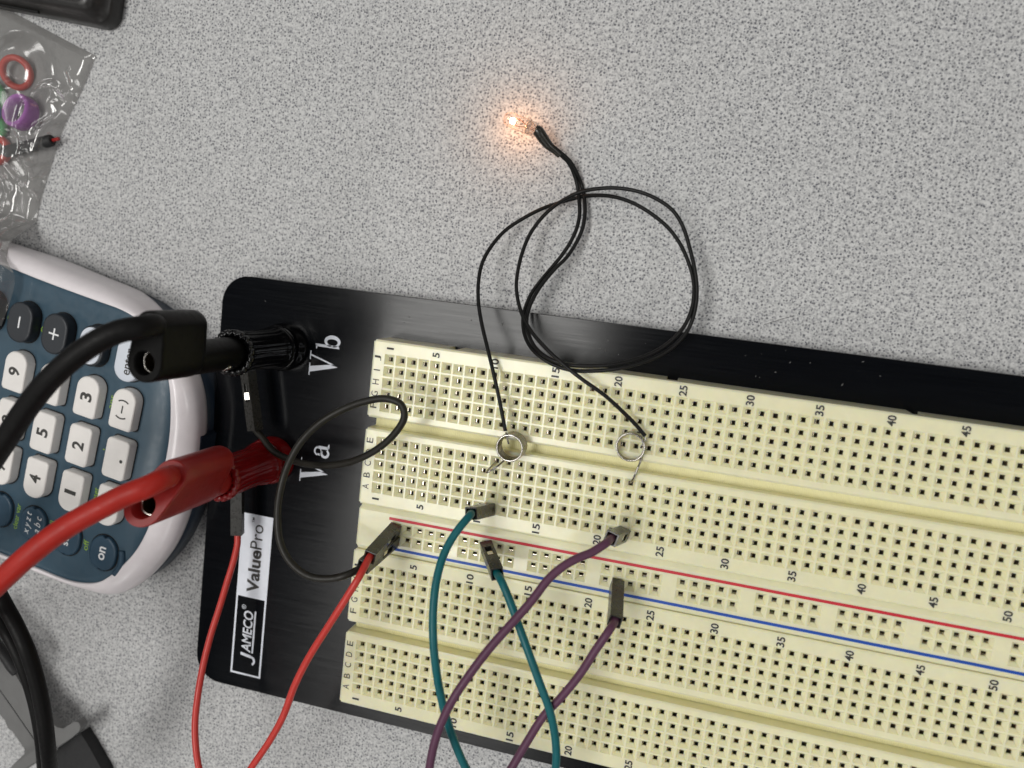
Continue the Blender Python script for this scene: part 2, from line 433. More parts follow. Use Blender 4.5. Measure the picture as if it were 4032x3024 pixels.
P = 2.54
HH = 1.11           # half of a funnel mouth
def half_strip(mb, cols, rows, x0, x1, y0, y1, notches=(), chy=0.42, zy=-0.30):
    """hollow block with one funnel-shaped hole for each column and row"""
    zb = PZ+0.05
    ch = 0.42
    xs = [x0, x0+ch]; hx = set()
    for c in cols:
        hx.add(len(xs)); xs += [c-HH, c+HH]
    xs += [x1-ch, x1]
    ys = [y0, y0+chy]; hy = set()
    for r in sorted(rows):
        hy.add(len(ys)); ys += [r-HH, r+HH]
    ys += [y1-chy, y1]
    nx, ny = len(xs), len(ys)
    def pt(i, j):
        x, y = xs[i], ys[j]; z = 0.0
        ex = i in (0, nx-1); ey = j in (0, ny-1)
        if ex: z = -0.30
        if ey: z = zy
        if ex and ey:
            x += 0.32 if i == 0 else -0.32; y += 0.32 if j == 0 else -0.32
        elif not ex and not ey and i > 1 and i < nx-2 and j > 1 and j < ny-2:
            z = -0.10 if (i > 2 and i < nx-3 and j > 2 and j < ny-3) else -0.02
        return (x, y, z)
    vs = [pt(i, j) for j in range(ny) for i in range(nx)]
    fs = []
    for j in range(ny-1):
        for i in range(nx-1):
            if i in hx and j in hy: continue
            fs.append((j*nx+i, j*nx+i+1, (j+1)*nx+i+1, (j+1)*nx+i))
    mb.add(vs, fs, False)
    h2 = 0.455
    for i in hx:
        for j in hy:
            cx = (xs[i]+xs[i+1])/2; cy = (ys[j]+ys[j+1])/2
            a = [Vector(pt(i, j)), Vector(pt(i+1, j)), Vector(pt(i+1, j+1)), Vector(pt(i, j+1))]
            jx = random.uniform(-.03, .03); jy = random.uniform(-.03, .03)
            b = [Vector((cx+sx*h2+jx, cy+sy*h2+jy, -1.0)) for sx, sy in ((-1, -1), (1, -1), (1, 1), (-1, 1))]
            c = [v+Vector((0, 0, -0.32)) for v in b]
            mb.add(a+b+c, [(k, (k+1) % 4, (k+1) % 4+4, k+4) for k in range(4)]+[(k+4, (k+1) % 4+4, (k+1) % 4+8, k+8) for k in range(4)], False)
    # sides
    loop = [(i, 0) for i in range(nx-1)]+[(nx-1, j) for j in range(ny-1)]+[(i, ny-1) for i in range(nx-1, 0, -1)]+[(0, j) for j in range(ny-1, 0, -1)]
    L = len(loop)
    for k in range(L):
        a = Vector(pt(*loop[k])); b = Vector(pt(*loop[(k+1) % L]))
        top = loop[k][1] == ny-1 and loop[(k+1) % L][1] == ny-1
        nt_ = top and any(min(a.x, b.x) <= q <= max(a.x, b.x) for q in notches)
        if nt_:
            zc = -2.6; d = Vector((0, -1.4, 0))
            mb.quad(a, (a.x, a.y, zc), (b.x, b.y, zc), b)
            mb.quad((a.x, a.y, zc), Vector((a.x, a.y, zc-0.9))+d, Vector((b.x, b.y, zc-0.9))+d, (b.x, b.y, zc))
            mb.quad(Vector((a.x, a.y, zc-0.9))+d, Vector((a.x, a.y, zb))+d, Vector((b.x, b.y, zb))+d, Vector((b.x, b.y, zc-0.9))+d)
            mb.quad((a.x, a.y, zc), (a.x, a.y, zb), Vector((a.x, a.y, zb))+d, Vector((a.x, a.y, zc-0.9))+d)
            mb.quad((b.x, b.y, zb), (b.x, b.y, zc), Vector((b.x, b.y, zc-0.9))+d, Vector((b.x, b.y, zb))+d)
        else:
            mb.quad(a, (a.x, a.y, zb), (b.x, b.y, zb), b)
    # floor under the contacts, coloured dark to put in the shade of the holes
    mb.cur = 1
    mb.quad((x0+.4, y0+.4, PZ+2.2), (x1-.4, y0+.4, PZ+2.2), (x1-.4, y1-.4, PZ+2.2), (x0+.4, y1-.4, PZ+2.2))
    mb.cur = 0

COLS = [k*P for k in range(63)]
def clip_mesh(length, along):
    mb = MB()
    for s in (-1, 1):
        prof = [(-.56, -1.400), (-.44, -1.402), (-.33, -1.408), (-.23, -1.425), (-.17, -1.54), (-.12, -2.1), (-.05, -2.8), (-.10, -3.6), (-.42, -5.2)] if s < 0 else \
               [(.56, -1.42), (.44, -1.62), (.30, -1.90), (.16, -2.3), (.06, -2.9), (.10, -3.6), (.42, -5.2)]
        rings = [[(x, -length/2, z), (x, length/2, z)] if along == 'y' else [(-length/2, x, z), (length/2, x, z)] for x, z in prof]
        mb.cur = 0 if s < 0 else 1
        mb.loft(rings, False, False, True, closed=False)
    me = bpy.data.meshes.new('contact_clip')
    me.from_pydata([tuple(v*MM) for v in mb.v], [], mb.f)
    me.polygons.foreach_set('use_smooth', [True]*len(mb.f))
    me.materials.append(MATS['clip_bronze']); me.materials.append(MATS['clip_shaded'])
    me.polygons.foreach_set('material_index', mb.mi)
    return me
CLIP_Y = clip_mesh(4*P+1.9, 'y'); CLIP_X = clip_mesh(4*P+1.9, 'x')
def put_clip(me, parent, x, y):
    o = bpy.data.objects.new('contact_clip', me); C.objects.link(o); o.parent = parent
    b = Vector(bb['base'])
    o.location = ((x-b.x+random.uniform(-.07, .07))*MM, (y-b.y)*MM, (-b.z+random.uniform(-.15, .05))*MM)
    o.rotation_euler = (0, 0, random.uniform(-.02, .02)) if me is CLIP_Y else (0, 0, 0)

def terminal_strip(dy, label):
    mb = MB()
    xl, xr = -3.85, BX1
    half_strip(mb, COLS, [dy-k*P for k in range(5)], xl, xr, dy-12.8, dy+3.9, notches=(13.3, 59.0, 104.8, 150.5) if dy == 0 else ())
    half_strip(mb, COLS, [dy-k*P for k in range(7, 12)], xl, xr, dy-31.95, dy-15.15)
    # the channel between the halves
    mb.cur = 2
    mb.box((xl+1.0, dy-15.30, PZ+0.05), (xr-1.0, dy-12.65, -3.3))
    mb.cur = 0
    t = mb.build('terminal_strip', ['cream_plastic', 'hole_shade_brown', 'cream_plastic_ribbed'], bb)
    tag(t, label)
    for c in COLS:
        if c > 146: continue
        put_clip(CLIP_Y, t, c, dy-2*P); put_clip(CLIP_Y, t, c, dy-9*P)
    zt = 0.025
    for k in range(0, 56, 5):
        n = max(1, k); x = (n-1)*P
        wd = 0.42 if n == 1 else (1.0 if n == 5 else 2.05)
        for yy in (dy+2.35, dy-11*P-2.35):
            text('printed_number', str(n), x+0.02, yy, zt, wd, 1.55, 'print_black', t, 90, 0.022)
    for k, ch in enumerate('JIHGF'):
        text('printed_letter', ch, -2.55, dy-k*P, zt, 0.25 if ch == 'I' else 1.1, 1.45, 'print_black', t, 90)
    for k, ch in enumerate('EDCBA'):
        text('printed_letter', ch, -2.55, dy-(7+k)*P, zt, 1.1, 1.45, 'print_black', t, 90)
    return t
terminal_strip(0.0, 'upper cream terminal strip, the one below the loose wire loop')
terminal_strip(-46.07, 'lower cream terminal strip crossed by the teal and purple wires')

def bus_strip():
    mb = MB()
    gx = [5.27+15.24*g+P*k for g in range(10) for k in range(5)]
    half_strip(mb, gx, [-35.95, -35.95-P], -3.55, BX1-0.3, -42.05, -32.05, chy=1.0, zy=-0.75)
    o = mb.build('bus_strip', ['cream_plastic', 'hole_shade_brown'], bb)
    tag(o, 'narrow cream bus strip with a red and a blue line')
    for g in range(9):
        for r in (-35.95, -35.95-P): put_clip(CLIP_X, o, 5.27+15.24*g+2*P, r)
    for name, y0, x0, m in (('red_line', -34.02, 3.6, 'print_red'), ('blue_line', -40.55, 4.4, 'print_blue')):
        mb = MB(); top = []; bot = []
        for k in range(160):
            x = x0+k*(BX1-6-x0)/159
            d = 0.05*noise.noise(Vector((x*0.05, y0, 0)))
            top.append((x, y0+0.30+d+0.015*noise.noise(Vector((x, 3, 0))), 0.025)); bot.append((x, y0-0.30+d, 0.025))
        for k in range(159): mb.quad(bot[k], bot[k+1], top[k+1], top[k])
        mb.build(name, m, o)
    # moulding scar and the shallow inset panel at the end
    return o
bus = bus_strip()

# ---- printing on the plate
zp = PZ+0.03
lx0, lx1, ly0, ly1, lyd = -36.0, -28.0, -82.2, -42.05, -62.55
lw = 0.45
flat('printed_label_frame', [
    [(lx0, lyd), (lx1, lyd), (lx1, ly1), (lx0, ly1)],
    [(lx0, ly0), (lx0+lw, ly0), (lx0+lw, lyd), (lx0, lyd)],
    [(lx1-lw, ly0), (lx1, ly0), (lx1, lyd), (lx1-lw, lyd)],
    [(lx0+lw, ly0), (lx1-lw, ly0), (lx1-lw, ly0+lw), (lx0+lw, ly0+lw)]], zp, 'print_white', plate)
text('printed_lettering', 'Value', -31.85, -55.9, zp+.02, 10.6, 3.2, 'print_black', plate, 90, 0.030)
text('printed_lettering', 'Pro', -31.85, -47.35, zp+.02, 6.0, 3.1, 'print_black', plate, 90, 0.0)
text('printed_lettering', 'TM', -33.05, -43.45, zp+.02, 1.15, 0.6, 'print_black', plate, 90, 0.01)
text('printed_lettering', 'AMECO', -32.35, -71.1, zp+.02, 10.4, 2.5, 'print_white', plate, 90, 0.022, 0.12)
# the J hangs below the line
def stroke(pts, wd):
    out = []
    for i in range(len(pts)-1):
        a, b = Vector((*pts[i], 0)), Vector((*pts[i+1], 0)); n = (b-a).normalized().cross(Vector((0, 0, 1)))*wd/2
        e = (b-a).normalized()*wd*0.1
        out.append([tuple((a-n-e).xy), tuple((a+n-e).xy), tuple((b+n+e).xy), tuple((b-n+e).xy)][::-1])
    return out
def ring2(cx, cy, rx, ry, a0, a1, wd, n=14, wd2=None):
    out = []
    for k in range(n):
        ta, tb = a0+(a1-a0)*k/n, a0+(a1-a0)*(k+1)/n
        q = []
        for t, s in ((ta, 1), (tb, 1), (tb, -1), (ta, -1)):
            f = (k/n if t == ta else (k+1)/n)
            w_ = wd if wd2 is None else wd+(wd2-wd)*math.sin(math.pi*f)
            c_, s_ = math.cos(math.radians(t)), math.sin(math.radians(t))
            q.append((cx+(rx+s*w_/2)*c_, cy+(ry+s*w_/2)*s_))
        out.append(q)
    return out
def glyph(name, polys, ox, oy, mat, z=zp+.02):
    """polys in a letter frame (x along the line, y up) set reading upward with baseline x=ox"""
    return flat(name, [[(ox-y, oy+x) for x, y in p] for p in polys], z, mat, plate)
Jp = stroke([(1.15, 2.5), (0.75, -0.1)], 0.72)+ring2(-0.25, -0.1, 0.98, 1.05, 0, -150, 0.55, 12)
glyph('printed_lettering', Jp, -31.1, -78.0, 'print_white')
flat('printed_underline', [[(-30.85, -76.3), (-30.40, -76.3), (-30.40, -65.7), (-30.85, -65.7)]], zp+.02, 'print_white', plate)
flat('printed_mark', [[(-33.75-y, -65.1+x) for x, y in p] for p in ring2(0, 0, .5, .5, 0, 360, .1, 16)], zp+.02, 'print_white', plate)
text('printed_mark', 'R', -33.75, -65.1, zp+.02, 0.45, 0.55, 'print_white', plate, 90)
# serif letters
V_ = [[(0.95, 6.6), (2.25, 6.6), (3.35, 0.9), (2.85, 0.0), (2.75, 0.0)],
      [(3.35, 0.9), (5.05, 6.6), (4.65, 6.6), (3.05, 1.15), (2.85, 0.0)],
      [(0.2, 6.85), (0.2, 6.6), (3.0, 6.6), (3.0, 6.85)][::-1], [(3.8, 6.85), (3.8, 6.6), (5.8, 6.6), (5.8, 6.85)][::-1]]
b_ = [[(0.55, 0.0), (1.15, 0.25), (1.15, 5.85), (0.55, 5.6)], [(0.0, 5.65), (0.0, 5.5), (0.6, 5.35), (1.15, 5.85), (1.05, 5.85)][::-1]]+ring2(1.95, 1.85, 1.05, 1.62, -175, 175, 0.28, 26, 0.85)
a_ = [[(2.15, 0.3), (2.85, 0.3), (2.85, 2.75), (2.15, 2.75)]]+ring2(1.6, 2.65, 0.92, 0.95, 0, 165, 0.42, 12)+ring2(1.25, 1.05, 0.85, 0.85, 60, 330, 0.42, 16, 0.62)+[[(2.6, 0.05), (3.5, 0.12), (3.5, 0.3), (2.8, 0.6), (2.3, 0.4)], [(1.3, 1.75), (2.2, 2.05), (2.2, 2.35), (1.3, 2.05)], [(0.55, 2.3), (1.05, 2.3), (1.1, 2.85), (0.7, 3.0)]]
glyph('printed_lettering', V_, -15.45, -7.35, 'print_white')
glyph('printed_lettering', b_, -15.3, -0.95, 'print_white')
glyph('printed_lettering', V_, -15.45, -32.2, 'print_white')
glyph('printed_lettering', a_, -15.5, -25.9, 'print_white')

# ---- binding posts
def binding_post(x, y, mat, label):
    mb = MB()
    lathe(mb, (x, y, 0), (0, 0, 1), [(PZ, 5.4), (PZ+2.2, 5.4), (PZ+2.7, 5.0), (PZ+3.3, 5.0)], 40)
    post = mb.build('binding_post', mat, bb)
    tag(post, label)
    mb = MB(); lathe(mb, (x, y, 0), (0, 0, 1), [(PZ+3.0, 2.0), (PZ+7.5, 2.0)], 20)
    mb.build('metal_stem', 'nickel', post)
    mb = MB()
    def flute(h, r, a):
        amt = 0.0 if h < PZ+6.2 else (0.13 if h < 12 else 0.40)
        k = 18
        return r-amt*max(0.0, math.cos(k*a))**2*(1 if h > PZ+7.2 else 0.3)
    lathe(mb, (x, y, 0), (0, 0, 1), [(PZ+3.9, 4.4), (PZ+4.1, 4.85), (PZ+5.4, 4.9), (PZ+5.6, 4.65), (PZ+6.0, 4.75), (PZ+6.6, 4.75), (PZ+7.4, 4.55), (0, 4.35), (6, 4.3), (11, 4.45), (12.6, 4.75), (13.7, 4.8), (14.0, 4.55), (14.0, 3.6), (12.0, 3.5)], 144, flute, True, True)
    mb.build('knurled_cap', mat, post)
    return post
BP = (-28.5, -1.62); RP = (-29.4, -28.1)
binding_post(*BP, 'post_black', 'glossy black binding post beside the white letters Vb')
binding_post(*RP, 'post_red', 'translucent red binding post beside the white letters Va')

# dust and lint on the plate
for k in range(30):
    x = random.uniform(-44, 100); y = random.choice((random.uniform(5, 12.5), random.uniform(-80, 12)))
    if x > -4.5 and y < 4.8: y = random.uniform(5, 12.5)
    r = random.uniform(0.05, 0.15); a = random.uniform(0, 6.28); e = random.uniform(1, 3.2)
    mb = MB(); mb.add([(x+r*e*math.cos(a), y+r*e*math.sin(a), PZ+.02), (x-r*math.sin(a), y+r*math.cos(a), PZ+.05), (x-r*e*math.cos(a), y-r*e*math.sin(a), PZ+.02), (x+r*math.sin(a), y-r*math.cos(a), PZ+.03)], [(0, 1, 2, 3)])
    mb.build('dust_speck', 'lint', plate)

# ---------------------------------------------------------------- stackable banana leads
def lobes(c0, r0, c1, r1, n=36):
    """outline of two circles joined by their tangents"""
    c0 = Vector((*c0, 0)); c1 = Vector((*c1, 0)); d = c1-c0; L = d.length; th = math.atan2(d.y, d.x); al = math.acos((r0-r1)/L)
    out = []
    for k in range(n):
        a = th+al+(2*math.pi-2*al)*k/(n-1); out.append((c0.x+r0*math.cos(a), c0.y+r0*math.sin(a)))
    for k in range(n//2):
        a = th-al+2*al*k/(n//2-1); out.append((c1.x+r1*math.cos(a), c1.y+r1*math.sin(a)))
    return out
def banana_plug(root, c, lobe, z0, z1, slant, mat, r0=3.45, r1=3.15, zb=12.5):
    mb = MB()
    lathe(mb, (c[0], c[1], 0), (0, 0, 1), [(zb, 3.2), (zb+1.5, 3.25), (z0+0.6, 3.3), (z0+1.2, 3.3)], 40, None, True, False)
    L = Vector((lobe[0]-c[0], lobe[1]-c[1], 0)).normalized()
    def ring(z, s=1.0, sl=0.0):
        out = []
        for x, y in lobes(c, r0*s, lobe, r1*s):
            q = (Vector((x, y, 0))-Vector((c[0], c[1], 0))).dot(L)
            out.append(Vector((x, y, z-sl*q)))
        return out
    rings = [ring(z0, .80), ring(z0+0.25, .90), ring(z0+0.8, .97), ring(z0+1.8), ring((z0+z1)/2), ring(z1-1.0, 1, slant), ring(z1-0.35, .985, slant), ring(z1, .93, slant)]
    mb.loft(rings, True, False, True)
    # top face with the socket hole
    bm = bmesh.new()
    outer = [bm.verts.new(p) for p in rings[-1]]
    n = 32
    hr = 2.15
    def hp(a, z, r=hr):
        x, y = c[0]+r*math.cos(a), c[1]+r*math.sin(a)
        return Vector((x, y, z-slant*(Vector((x, y, 0))-Vector((c[0], c[1], 0))).dot(L)))
    inner = [bm.verts.new(hp(2*math.pi*k/n, z1)) for k in range(n)]
    es = [bm.edges.new((a[i], a[(i+1) % len(a)])) for a in (outer, inner) for i in range(len(a))]
    bmesh.ops.triangle_fill(bm, use_beauty=True, use_dissolve=False, edges=es, normal=(0, 0, 1))
    bm.verts.index_update()
    mb.add([v.co.copy() for v in bm.verts], [tuple(v.index for v in f.verts) for f in bm.faces], False)
    bm.free()
    mb.loft([[hp(2*math.pi*k/n, z1) for k in range(n)], [hp(2*math.pi*k/n, z1-3.2) for k in range(n)]], False, False, True)
    body = mb.build('plug_body', mat, root, recalc=True, merge=0.001)
    mb = MB()
    mb.loft([[hp(2*math.pi*k/n, z1-2.6, 2.1) for k in range(n)], [hp(2*math.pi*k/n, z1-2.35, 1.95) for k in range(n)], [hp(2*math.pi*k/n, z1-2.6, 1.78) for k in range(n)]], False, False, True)
    mb.cur = 1
    mb.loft([[hp(2*math.pi*k/n, z1-2.6, 1.78) for k in range(n)], [hp(2*math.pi*k/n, z1-10, 1.7) for k in range(n)]], False, False, True)
    mb.build('socket_ring', ['nickel', 'dull_brass'], body)
    mb = MB(); lathe(mb, (c[0], c[1], z1-9), (0, 0, 1), [(0, 1.9), (0.2, 1.9)], 20)
    mb.build('socket_bottom', 'housing_inside', body)
    return body

lead_b = thing('test_lead', (BP[0], BP[1], 14), 'black stackable banana test lead plugged into the black binding post', 'test lead', 'banana test leads')
pb = banana_plug(lead_b, BP, (-28.0, 4.6), 27.3, 40.7, 0.0, 'plug_black', 3.45, 2.9)
mb = MB()
e = math.atan2(at(850, 1412, 18).y-BP[1], 0)
cx, cy = BP
q = Vector((math.cos(math.radians(-55)), math.sin(math.radians(-55)), 0))
lathe(mb, Vector((cx, cy, 17.8))+q*3.12, q, [(0, 1.0), (0.25, 1.0), (0.25, .6), (0.12, .2)], 20)
mb.build('side_contact', 'nickel', pb)
mb = MB()
tube(mb, catmull([(-28.0, 4.85, 33), (-28.0, 4.85, 39), at(600, 1280, 42.5), at(545, 1290, 45.0), at(470, 1305, 46.5), at(390, 1340, 47.5), at(300, 1400, 48), at(200, 1490, 48), at(110, 1600, 47), at(0, 1765, 45), at(-150, 1990, 38), at(-320, 2180, 24), at(-560, 2350, 4), at(-800, 2420, TZ+1.9), at(-1100, 2450, TZ+1.9)], 10), 1.95, 20)
mb.build('cable', 'lead_black', lead_b)

lead_r = thing('test_lead', (RP[0], RP[1], 14), 'red stackable banana test lead plugged into the red binding post', 'test lead', 'banana test leads')
banana_plug(lead_r, RP, (-26.4, -22.6), 17.5, 37.2, 0.42, 'plug_red', 3.6, 3.0)
mb = MB()
tube(mb, catmull([(-26.4, -22.6, 27), (-26.4, -22.6, 34), at(645, 1885, 38.5), at(585, 1915, 41.0), at(500, 1948, 42.5), at(400, 1998, 44), at(300, 2052, 45), at(200, 2118, 46), at(100, 2198, 47), at(0, 2290, 47), at(-150, 2430, 44), at(-320, 2580, 33), at(-560, 2760, 12), at(-800, 2900, TZ+2.1), at(-1000, 3000, TZ+2.1)], 10), 2.0, 20)
mb.build('cable', 'lead_red', lead_r)

# ---------------------------------------------------------------- jumper wires with square housings
def housing(root, p0, p1, slot_dir, width=2.5, pin=6.0, name='connector_housing', slot=True):
    """square crimp housing from p0 (contact end) to p1 (wire end)"""
    p0 = Vector(p0); p1 = Vector(p1); ax = (p1-p0).normalized(); L = (p1-p0).length
    sd = Vector(slot_dir); sd = (sd-ax*sd.dot(ax)).normalized(); td = ax.cross(sd)
    h = width/2
    def W(a, b, l): return p0+sd*a+td*b+ax*l
    mb = MB()
    # three plain sides
    mb.quad(W(-h, -h, 0), W(-h, -h, L), W(-h, h, L), W(-h, h, 0))
    mb.quad(W(-h, h, 0), W(-h, h, L), W(h, h, L), W(h, h, 0))
    mb.quad(W(h, -h, 0), W(h, -h, L), W(-h, -h, L), W(-h, -h, 0))
    # side with the latch slot
    s0, s1, sw, dp = L*0.22, L*0.52, h*0.55, 0.7
    rows = [0, s0, s1, L]; cs = [-h, -sw, sw, h]
    for i in range(3):
        for j in range(3):
            if i == 1 and j == 1 and slot: continue
            mb.quad(W(h, cs[j], rows[i]), W(h, cs[j+1], rows[i]), W(h, cs[j+1], rows[i+1]), W(h, cs[j], rows[i+1]))
    if slot:
        for (a, b), (c, d) in (((-sw, s0), (sw, s0)), ((sw, s0), (sw, s1)), ((sw, s1), (-sw, s1)), ((-sw, s1), (-sw, s0))):
            mb.quad(W(h, a, b), W(h, c, d), W(h-dp, c, d), W(h-dp, a, b))
        mb.quad(W(h-dp, -sw, s0), W(h-dp, sw, s0), W(h-dp, sw, s1), W(h-dp, -sw, s1))
    # raised tongue of the latch
    mb.box((0, 0, 0), (0, 0, 0)) if False else None
    # ends
    mb.quad(W(-h, -h, 0), W(-h, h, 0), W(h, h, 0), W(h, -h, 0))
    g = h*0.74
    o4 = [W(-h, -h, L), W(h, -h, L), W(h, h, L), W(-h, h, L)]; i4 = [W(-g, -g, L), W(g, -g, L), W(g, g, L), W(-g, g, L)]; d4 = [W(-g, -g, L-3), W(g, -g, L-3), W(g, g, L-3), W(-g, g, L-3)]
    for k in range(4):
        j = (k+1) % 4
        mb.quad(o4[k], o4[j], i4[j], i4[k]); mb.quad(i4[k], i4[j], d4[j], d4[k])
    mb.cur = 1; mb.quad(*d4)
    o = mb.build(name, ['housing_black', 'housing_inside'], root, bevel=0.10, segs=2, recalc=True, merge=0.001, angle=60)
    if slot:
        mb = MB()
        c = [W(h-0.62, -sw*.8, s0+0.15*L), W(h-0.62, sw*.8, s0+0.15*L), W(h-0.62, sw*.8, s0+0.26*L), W(h-0.62, -sw*.8, s0+0.26*L)]
        cc = (c[0]+c[2])/2
        N = Vector((.14, .05, 1)).normalized()
        t = [p+sd*(0.45-(N.dot(p-cc)/N.dot(sd) if N.dot(sd) > .75 else 0)) for p in c]
        mb.add(c+t, [(0, 1, 2, 3), (7, 6, 5, 4), (0, 4, 5, 1), (1, 5, 6, 2), (2, 6, 7, 3), (3, 7, 4, 0)])
        mb.build('crimp_contact', 'nickel', o)
    if pin:
        mb = MB(); r = 0.32
        a = [W(-r, -r, .2), W(r, -r, .2), W(r, r, .2), W(-r, r, .2)]; b = [v-ax*(pin-.6) for v in a]; t = [W(0, 0, -pin+.2)+(v-W(0, 0, .2))*.4 for v in a]
        mb.loft([a, b, t], True, True, False)
        mb.build('pin', 'nickel', o)
    return ax

def jumper(label, mat, r, ends, path, group='jumper wires'):
    base = ends[0][0]
    root = thing('jumper_wire', base, label, 'jumper wire', group)
    for p0, p1, sd, pin in ends: housing(root, p0, p1, sd, pin=pin)
    def inside(p0, p1): ax = (Vector(p1)-Vector(p0)).normalized(); return [Vector(p1)-ax*2.8, Vector(p1)-ax*0.3]
    a = inside(*ends[0][:2]); b = inside(*ends[1][:2])[::-1]
    mb = MB(); tube(mb, catmull(a+path+b, 10), r, 14)
    mb.build('wire', mat, root)
    return root

# black: from the side of the black post round to the bus strip
jumper('thin black jumper wire curling from the black post to the bus strip', 'wire_black', 0.74,
       [(( -34.1, -7.2, -2.6), (-31.1, -20.6, -2.6), (-.35, 0, 1), 5.0), ((5.27, -38.49, 0.25), (4.0, -40.4, 13.6), (1, -.2, .2), 5.5)],
       [at(1035, 1725, -1.8), at(1075, 1775, -0.2), at(1130, 1805, 1.6), at(1210, 1828, 4.0), at(1300, 1832, 6.0), at(1400, 1812, 7.5), at(1490, 1765, 8.5), at(1560, 1700, 9.2), at(1592, 1640, 9.6), at(1578, 1592, 9.8), at(1520, 1570, 10.2), at(1440, 1580, 11), at(1350, 1612, 12), at(1260, 1665, 13), at(1185, 1740, 14.2), at(1130, 1840, 15.4), at(1100, 1950, 16.2), at(1093, 2050, 16.6), at(1105, 2140, 17), at(1145, 2215, 17.2), at(1215, 2268, 17.2), at(1300, 2278, 17.0), at(1370, 2262, 16.4)])
# red: from the side of the red post, out below the frame and back to the bus strip
jumper('red jumper wire from the red post looping back to the bus strip', 'wire_red', 0.74,
       [((-34.7, -31.5, -2.6), (-33.5, -45.4, -2.6), (-1, 0, .3), 5.0), ((5.27, -35.95, 0.25), (5.2, -38.2, 13.6), (1, -.25, .15), 5.5)],
       [at(935, 2140, -2.4), at(922, 2200, -1.5), at(895, 2290, 0), at(865, 2390, 2), at(830, 2500, 4), at(800, 2620, 6), at(779, 2740, 8), at(768, 2850, 9), at(772, 2950, 10), at(785, 3030, 10.5), at(815, 3130, 11), at(870, 3190, 12), at(930, 3130, 13), at(985, 3030, 14), at(1060, 2920, 15), at(1115, 2820, 16), at(1160, 2700, 17), at(1215, 2590, 18), at(1290, 2470, 18.5), at(1360, 2360, 18.4), at(1415, 2270, 17.6)])
# teal
jumper('teal jumper wire from column 11 crossing down to the bus strip', 'wire_teal', 0.78,
       [((25.4, -27.94, 0.3), (24.2, -26.35, 10.8), (.2, -1, 0), 5.5), ((25.6, -35.95, 0.3), (31.2, -36.9, 12.2), (0, 1, .6), 5.5)],
       [at(1850, 2030, 13.4), at(1822, 2062, 15.0), at(1780, 2120, 16.5), at(1745, 2190, 18), at(1718, 2290, 20), at(1706, 2400, 21.5), at(1706, 2520, 22.5), at(1718, 2640, 22.5), at(1745, 2780, 21), at(1785, 2910, 20), at(1838, 3030, 19), at(1900, 3120, 18), at(1990, 3190, 17), at(2090, 3190, 17), at(2160, 3120, 17), at(2188, 3020, 17.5), at(2188, 2920, 18), at(2165, 2800, 18.4), at(2125, 2690, 18.4), at(2085, 2580, 18), at(2045, 2470, 17), at(2005, 2360, 15.8), at(1975, 2290, 14.6)])
# purple
jumper('purple jumper wire from column 22 crossing down to the bus strip', 'wire_purple', 0.80,
       [((53.34, -27.94, 0.3), (51.9, -25.9, 11.6), (1, -.25, 0), 5.5), ((53.52, -38.49, 0.3), (54.9, -41.2, 13.0), (-.15, -1, 0), 5.5)],
       [at(2385, 2140, 14.2), at(2330, 2175, 15.8), at(2270, 2200, 17), at(2215, 2232, 18), at(2160, 2280, 19), at(2090, 2370, 20.5), at(2010, 2460, 22), at(1930, 2550, 23.5), at(1850, 2655, 25), at(1780, 2760, 26), at(1725, 2880, 26.6), at(1695, 3000, 26.8), at(1690, 3090, 26), at(1730, 3180, 24), at(1820, 3220, 22), at(1920, 3160, 20), at(2010, 3030, 18.4), at(2070, 2930, 17.8), at(2140, 2820, 17.2), at(2210, 2745, 17), at(2280, 2660, 16.9), at(2345, 2560, 16.6), at(2400, 2480, 15.6)])

# ---------------------------------------------------------------- springs standing on the board
def spring(label, cx, cy, r, wire, turns, h, leg, a_start, tilt=(0, 0)):
    root = thing('coil_spring', (cx, cy, 0.1), label, 'spring', 'coil springs on the breadboard')
    pts = []
    n = 28
    for k in range(int(turns*n)+1):
        a = a_start+2*math.pi*k/n
        z = 0.1+wire+(h-2*wire)*k/(turns*n)
        pts.append((cx+r*math.cos(a)+tilt[0]*z, cy+r*math.sin(a)+tilt[1]*z, z))
    mb = MB(); tube(mb, pts, wire, 8)
    co = mb.build('coil', 'spring_steel', root)
    mb = MB(); tube(mb, catmull([pts[0]]+leg, 10) if True else leg, wire, 8)
    mb.build('leg', 'spring_steel', root)
    return root
spring('tall tightly wound coil spring holding the shorter wire end', 28.9, -13.6, 2.65, 0.215, 9.6, 4.5,
       [(27.8, -16.75, 0.7), (26.4, -18.2, 2.4), (24.9, -19.4, 3.0), (24.35, -19.75, 2.6), (24.5, -19.3, 1.6), (25.0, -18.5, 0.2), (25.4, -17.85, -1.4), (25.4, -17.8, -3.5)], math.radians(-82))
spring('short open coil spring holding the wire end near column 22', 52.5, -9.95, 2.75, 0.21, 4.6, 2.2,
       [(54.7, -13.0, 0.7), (54.4, -14.2, 1.0), (53.9, -16.2, 0.8), (53.5, -17.2, 0.1), (53.36, -17.7, -1.2), (53.34, -17.78, -3.5)], math.radians(-28))

